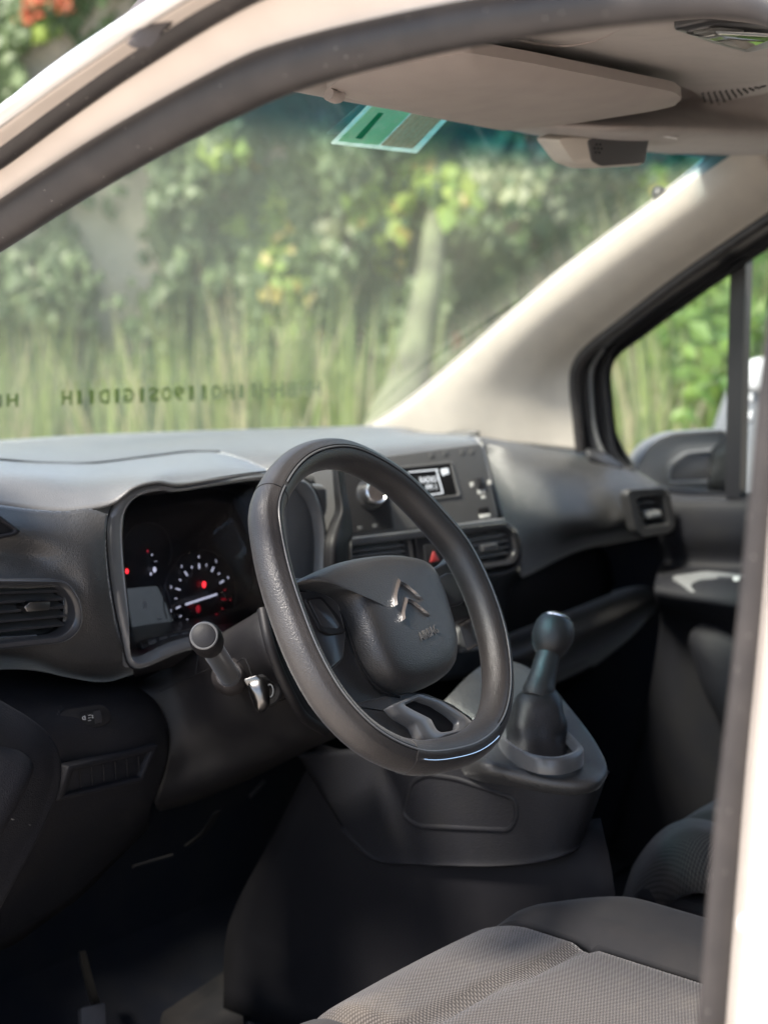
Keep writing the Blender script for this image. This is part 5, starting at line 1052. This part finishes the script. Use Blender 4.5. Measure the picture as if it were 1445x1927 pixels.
# wing mirror outside the passenger window
mpn = Plane(at(1300, 870, x=.93), (-.62, -.78, .06))
mo = rounded([mpn.px(1188, 925), mpn.px(1196, 868), mpn.px(1222, 832), mpn.px(1262, 812), mpn.px(1368, 805), mpn.px(1388, 826), mpn.px(1384, 930)], [.01, .02, .02, .02, .012, .012, .008], 6)
def msc(l, s, dx=0, dy=0):
    cx = sum(p[0] for p in l) / len(l); cy = sum(p[1] for p in l) / len(l); return [(cx + (a - cx) * s + dx, cy + (b - cy) * s + dy) for a, b in l]
mir = loft('wing_mirror', [[mpn.P(a, b, -.11) for a, b in msc(mo, .55)], [mpn.P(a, b, -.09) for a, b in msc(mo, .82)], [mpn.P(a, b, -.05) for a, b in msc(mo, .96)], [mpn.P(a, b, -.02) for a, b in mo], [mpn.P(a, b, -.004) for a, b in msc(mo, .985)], [mpn.P(a, b, .0) for a, b in msc(mo, .95)], [mpn.P(a, b, .0) for a, b in msc(mo, .90)], [mpn.P(a, b, -.008) for a, b in msc(mo, .86)]], M['grey_plastic'], van, cap0=True, cap1=True, deg=50)
mir['label'] = 'grey wing mirror outside the passenger window'
gl_o = rounded([mpn.px(1252, 910), mpn.px(1256, 875), mpn.px(1288, 850), mpn.px(1366, 842), mpn.px(1362, 908)], .012, 6)
ring('mirror_bezel', mpn, gl_o, inset(gl_o, .005), -.01, .007, M['grey_plastic'], mir, .002)
slab('mirror_glass', mpn, inset(gl_o, .004), -.006, .002, M['mirror_glass'], mir, .001)
surf('mirror_sail', [[at(1335, 850, x=.79), at(1368, 815, x=.79), at(1384, 812, x=.785)], [at(1330, 930, x=.79), at(1368, 935, x=.79), at(1384, 935, x=.785)]], M['black_metal'], door, n=3, thick=.015)

# ---------------- driver's door opening: painted frame, seals, roof edge
def forward(l):
    d = l[0] - l[1]; d = Vector((d.x * .3, d.y, d.z)).normalized(); return [l[0] + d * k for k in (.68, .45, .22)] + l   # pillar runs on down to the bonnet
def line(pts, x0, x1, fwd=True):
    l = [at(*p, x=x0 + (x1 - x0) * k / (len(pts) - 1)) for k, p in enumerate(pts)]
    return forward(l) if fwd else l
SI = [(-160, 520), (-60, 464), (0, 427), (100, 362), (200, 300), (300, 243), (400, 190), (500, 142), (610, 106), (722, 78), (830, 54), (940, 34), (1060, 16), (1180, 2), (1300, -8), (1390, -6), (1450, 8), (1500, 44), (1530, 110), (1535, 220), (1520, 330), (1495, 480), (1472, 640), (1456, 780), (1440, 960), (1424, 1120), (1410, 1250), (1392, 1400), (1374, 1560), (1358, 1740), (1344, 1930), (1330, 2100)]
def sx(k): t = k / (len(SI) - 1); return -.76 - .045 * min(1, t * 2)
S_in = forward([at(*p, x=sx(k)) for k, p in enumerate(SI)])
wi = [.0195] * 11 + [.018, .017, .016, .0155, .015, .0145, .014, .0135, .013, .0125, .012] + [.0105] * 13
def sec_in(t):
    r = float(np.interp(t, np.linspace(0, 1, len(wi)), wi)); out = []
    for k in range(20):
        a = 2 * math.pi * k / 20; q_ = 1 - .10 * math.exp(-((a - 3.9) / .25) ** 2) + .03 * math.sin(3 * a); out.append((math.cos(a) * r * .8 * q_, math.sin(a) * r * q_))
    return out
# frame "up" for the sweep = towards the camera side (-x)
def sweep_x(name, pts, secf, m, par, n=5):
    c = [Vector(p) for p in cr(pts, n)]; Ls = []
    for i in range(len(c)):
        T = (c[min(i + 1, len(c) - 1)] - c[max(i - 1, 0)]).normalized(); v = (CAM - c[i]).normalized(); s = T.cross(v).normalized(); u = s.cross(T)
        Ls.append([c[i] + s * b + u * a for a, b in secf(i / (len(c) - 1))])
    return loft(name, Ls, m, par, True, True, deg=60)
seal = sweep_x('door_seal', S_in, sec_in, M['rubber'], van); seal['label'] = 'thick inner rubber seal round the driver door opening'
# thin flange lip on the seal's cabin side
sweep_x('seal_lip', [p + Vector((.012, .0, 0)) + ((CAM - p).normalized().cross(Vector((0, 0, 1)))) * 0 for p in S_in[:21]], lambda t: circ(.0035, 8), M['rubber'], seal)
SO = [(-160, 392), (-40, 306), (0, 279), (90, 211), (180, 146), (240, 105), (300, 66), (350, 34), (400, 4), (470, -34), (560, -72), (700, -112), (860, -140), (1060, -165)]
S_out = line(SO, -.80, -.83)
def sec_out(t):
    r = .0150; out = []
    for k in range(18):
        a = 2 * math.pi * k / 18; out.append((math.cos(a) * r * .9, math.sin(a) * r * (1 - .12 * math.exp(-((a - 4.2) / .3) ** 2))))
    return out
seal2 = sweep_x('outer_seal', S_out, sec_out, M['rubber'], van); seal2['label'] = 'outer rubber seal with a torn patch near the roof edge'
# torn patch: raised, jagged flap of faded rubber
tear = []
for (px_, py_) in ((248, 88), (262, 92), (272, 87), (280, 91), (292, 80), (300, 70), (303, 60), (312, 50), (321, 44), (316, 38), (325, 30), (322, 22), (328, 14), (322, 8), (300, 22), (285, 34), (262, 52), (250, 66), (238, 80)): tear.append((px_, py_))
tpn = Plane(behind(at(285, 55, x=-.832), -.018), CAM - at(285, 55, x=-.832)); 
slab('torn_flap', tpn, [tpn.px(*p) for p in tear], -.004, .002, M['rubber_old'], seal2, .0008)
slab('tear_gap', tpn, [tpn.px(*p) for p in ((302, 62), (305, 53), (316, 47), (320, 38), (329, 28), (326, 20), (330, 10), (334, 14), (331, 22), (334, 30), (325, 42), (318, 52), (308, 58), (304, 66))], -.003, .0008, M['hole'], seal2, .0002)
# painted frame between the seals, and the roof edge above
n_ = len(SO)
SIb = [(-160, 505), (-60, 446), (0, 408), (90, 350), (180, 294), (240, 258), (300, 225), (380, 182), (480, 134), (600, 92), (740, 58), (900, 26), (1040, 4), (1200, -16)]
rI = line(SIb, -.765, -.80); rO = [p + Vector((0, 0, -.008)) for p in S_out]
SW1 = [(-160, 352), (-40, 268), (0, 240), (90, 175), (180, 112), (240, 72), (300, 33), (350, 2), (400, -26), (470, -62), (560, -98), (700, -136), (860, -164), (1060, -189)]
SW2 = [(-160, 332), (-40, 248), (0, 222), (90, 160), (180, 98), (240, 60), (300, 22), (350, -8), (400, -38), (470, -74), (560, -112), (700, -150), (860, -178), (1060, -203)]
SW3 = [(-160, 312), (-40, 228), (0, 200), (65, 148), (130, 100), (190, 60), (285, -2), (335, -34), (385, -62), (455, -98), (545, -134), (690, -172), (850, -200), (1050, -225)]
fr_ = surf('door_opening_frame', [[behind(p, .05) for p in rI], rI, [a.lerp(b, .35) + Vector((.010, 0, 0)) for a, b in zip(rI, rO)], [a.lerp(b, .75) + Vector((.008, 0, 0)) for a, b in zip(rI, rO)], rO, line(SW1, -.835, -.86)], M['cream'], van, n=5, thick=.012)
fr_['label'] = 'cream white painted frame between the two door seals'
rod('paint_joint', [p + Vector((-.003, 0, .0)) for p in line(SW1, -.835, -.86)], .0018, M['hole'], fr_, n=4, seg=6)
rf = surf('roof_edge', [line(SW1, -.838, -.863), line(SW2, -.845, -.87), line(SW3, -.85, -.875), [behind(p, .05) for p in line(SW3, -.85, -.875)], [behind(p, .10) for p in line(SW3, -.85, -.875)]], M['white'], van, n=5, thick=.01)
rf['label'] = 'bright white painted roof edge above the windscreen pillar'
box('roof', (-.82, -1.1, 1.76), (.82, 1.12, 1.80), M['white'], van, .01)
# strip filling from frame up to the roof over the door, beyond the picture's top
# B-pillar jamb and outer skin
J = [(1475, 640), (1456, 860), (1444, 1000), (1434, 1130), (1418, 1300), (1404, 1450), (1392, 1600), (1380, 1750), (1366, 1927), (1354, 2100)]
j0 = line(J, -.80, -.80, False); j1 = [at(x + 14, y, x=-.822) for x, y in J]; j2 = [at(x + 30, y, x=-.835) for x, y in J]
Jw = [(1500, 640), (1480, 860), (1474, 1000), (1462, 1130), (1446, 1300), (1434, 1450), (1424, 1600), (1414, 1750), (1402, 1927), (1392, 2100)]
jb = surf('pillar_jamb', [[behind(p, .05) for p in j0], j0, j1, j2, line(Jw, -.85, -.85, False)], M['cream'], van, n=4, thick=.01); jb['label'] = 'cream painted jamb behind the seal at the rear of the door opening'
rod('jamb_groove', [p + Vector((-.002, -.002, 0)) for p in j1], .0018, M['dullmetal'], jb, n=3, seg=6)
o_ = surf('side_body_panel', [line(Jw, -.85, -.85, False), line([(x + 6, y) for x, y in Jw], -.862, -.862, False), [at(x + 20, y, x=-.866) for x, y in Jw], *[[at(x + 20, y, x=-.866) + Vector((0, -k, 0)) for x, y in Jw] for k in (.02, .06, .14, .3, .6, 1.1)]], M['white'], van, n=4, thick=.01)
o_['label'] = 'white outer body side behind the driver door'
bp = at(1412, 1741, x=-.855); lathe('jamb_buffer', [(.003, -.006), (.0048, -.004), (.0048, .006), (.0035, .009), (.001, .0095)], bp, (-.35, -1, .1), M['white'], van, 16)
# rest of the cab that keeps the light out: lower sill, far side, bonnet
box('door_sill', (-.80, .2, .30), (-.70, 1.9, .50), M['cream'], van, .01)
surf('bonnet', [[Vector((x, 2.2 - .38 * x * x, 1.12)) for x in (-.8, -.4, 0, .4, .8)], [Vector((x, 2.7 - .4 * x * x, 1.03)) for x in (-.8, -.4, 0, .4, .8)], [Vector((x, 3.0 - .4 * x * x, .86)) for x in (-.8, -.4, 0, .4, .8)], [Vector((x, 3.05 - .4 * x * x, .4)) for x in (-.8, -.4, 0, .4, .8)]], M['white'], van, n=5, thick=.02)
surf('side_wall', [[Vector((.80, y, z)) for y in (-1, -.4, .2)] for z in (.3, 1.0, 1.76)], M['liner'], van, n=2, thick=.03)
surf('wing_panel', [[Vector((x, y, z)) for y, z in ((1.75, .3), (1.75, .8), (1.75, 1.12))] for x in (-.84, -.83)] + [[Vector((-.84, y, z)) for y, z in ((3.0, .3), (2.9, .8), (2.3, 1.1))]], M['white'], van, n=3, thick=.01)
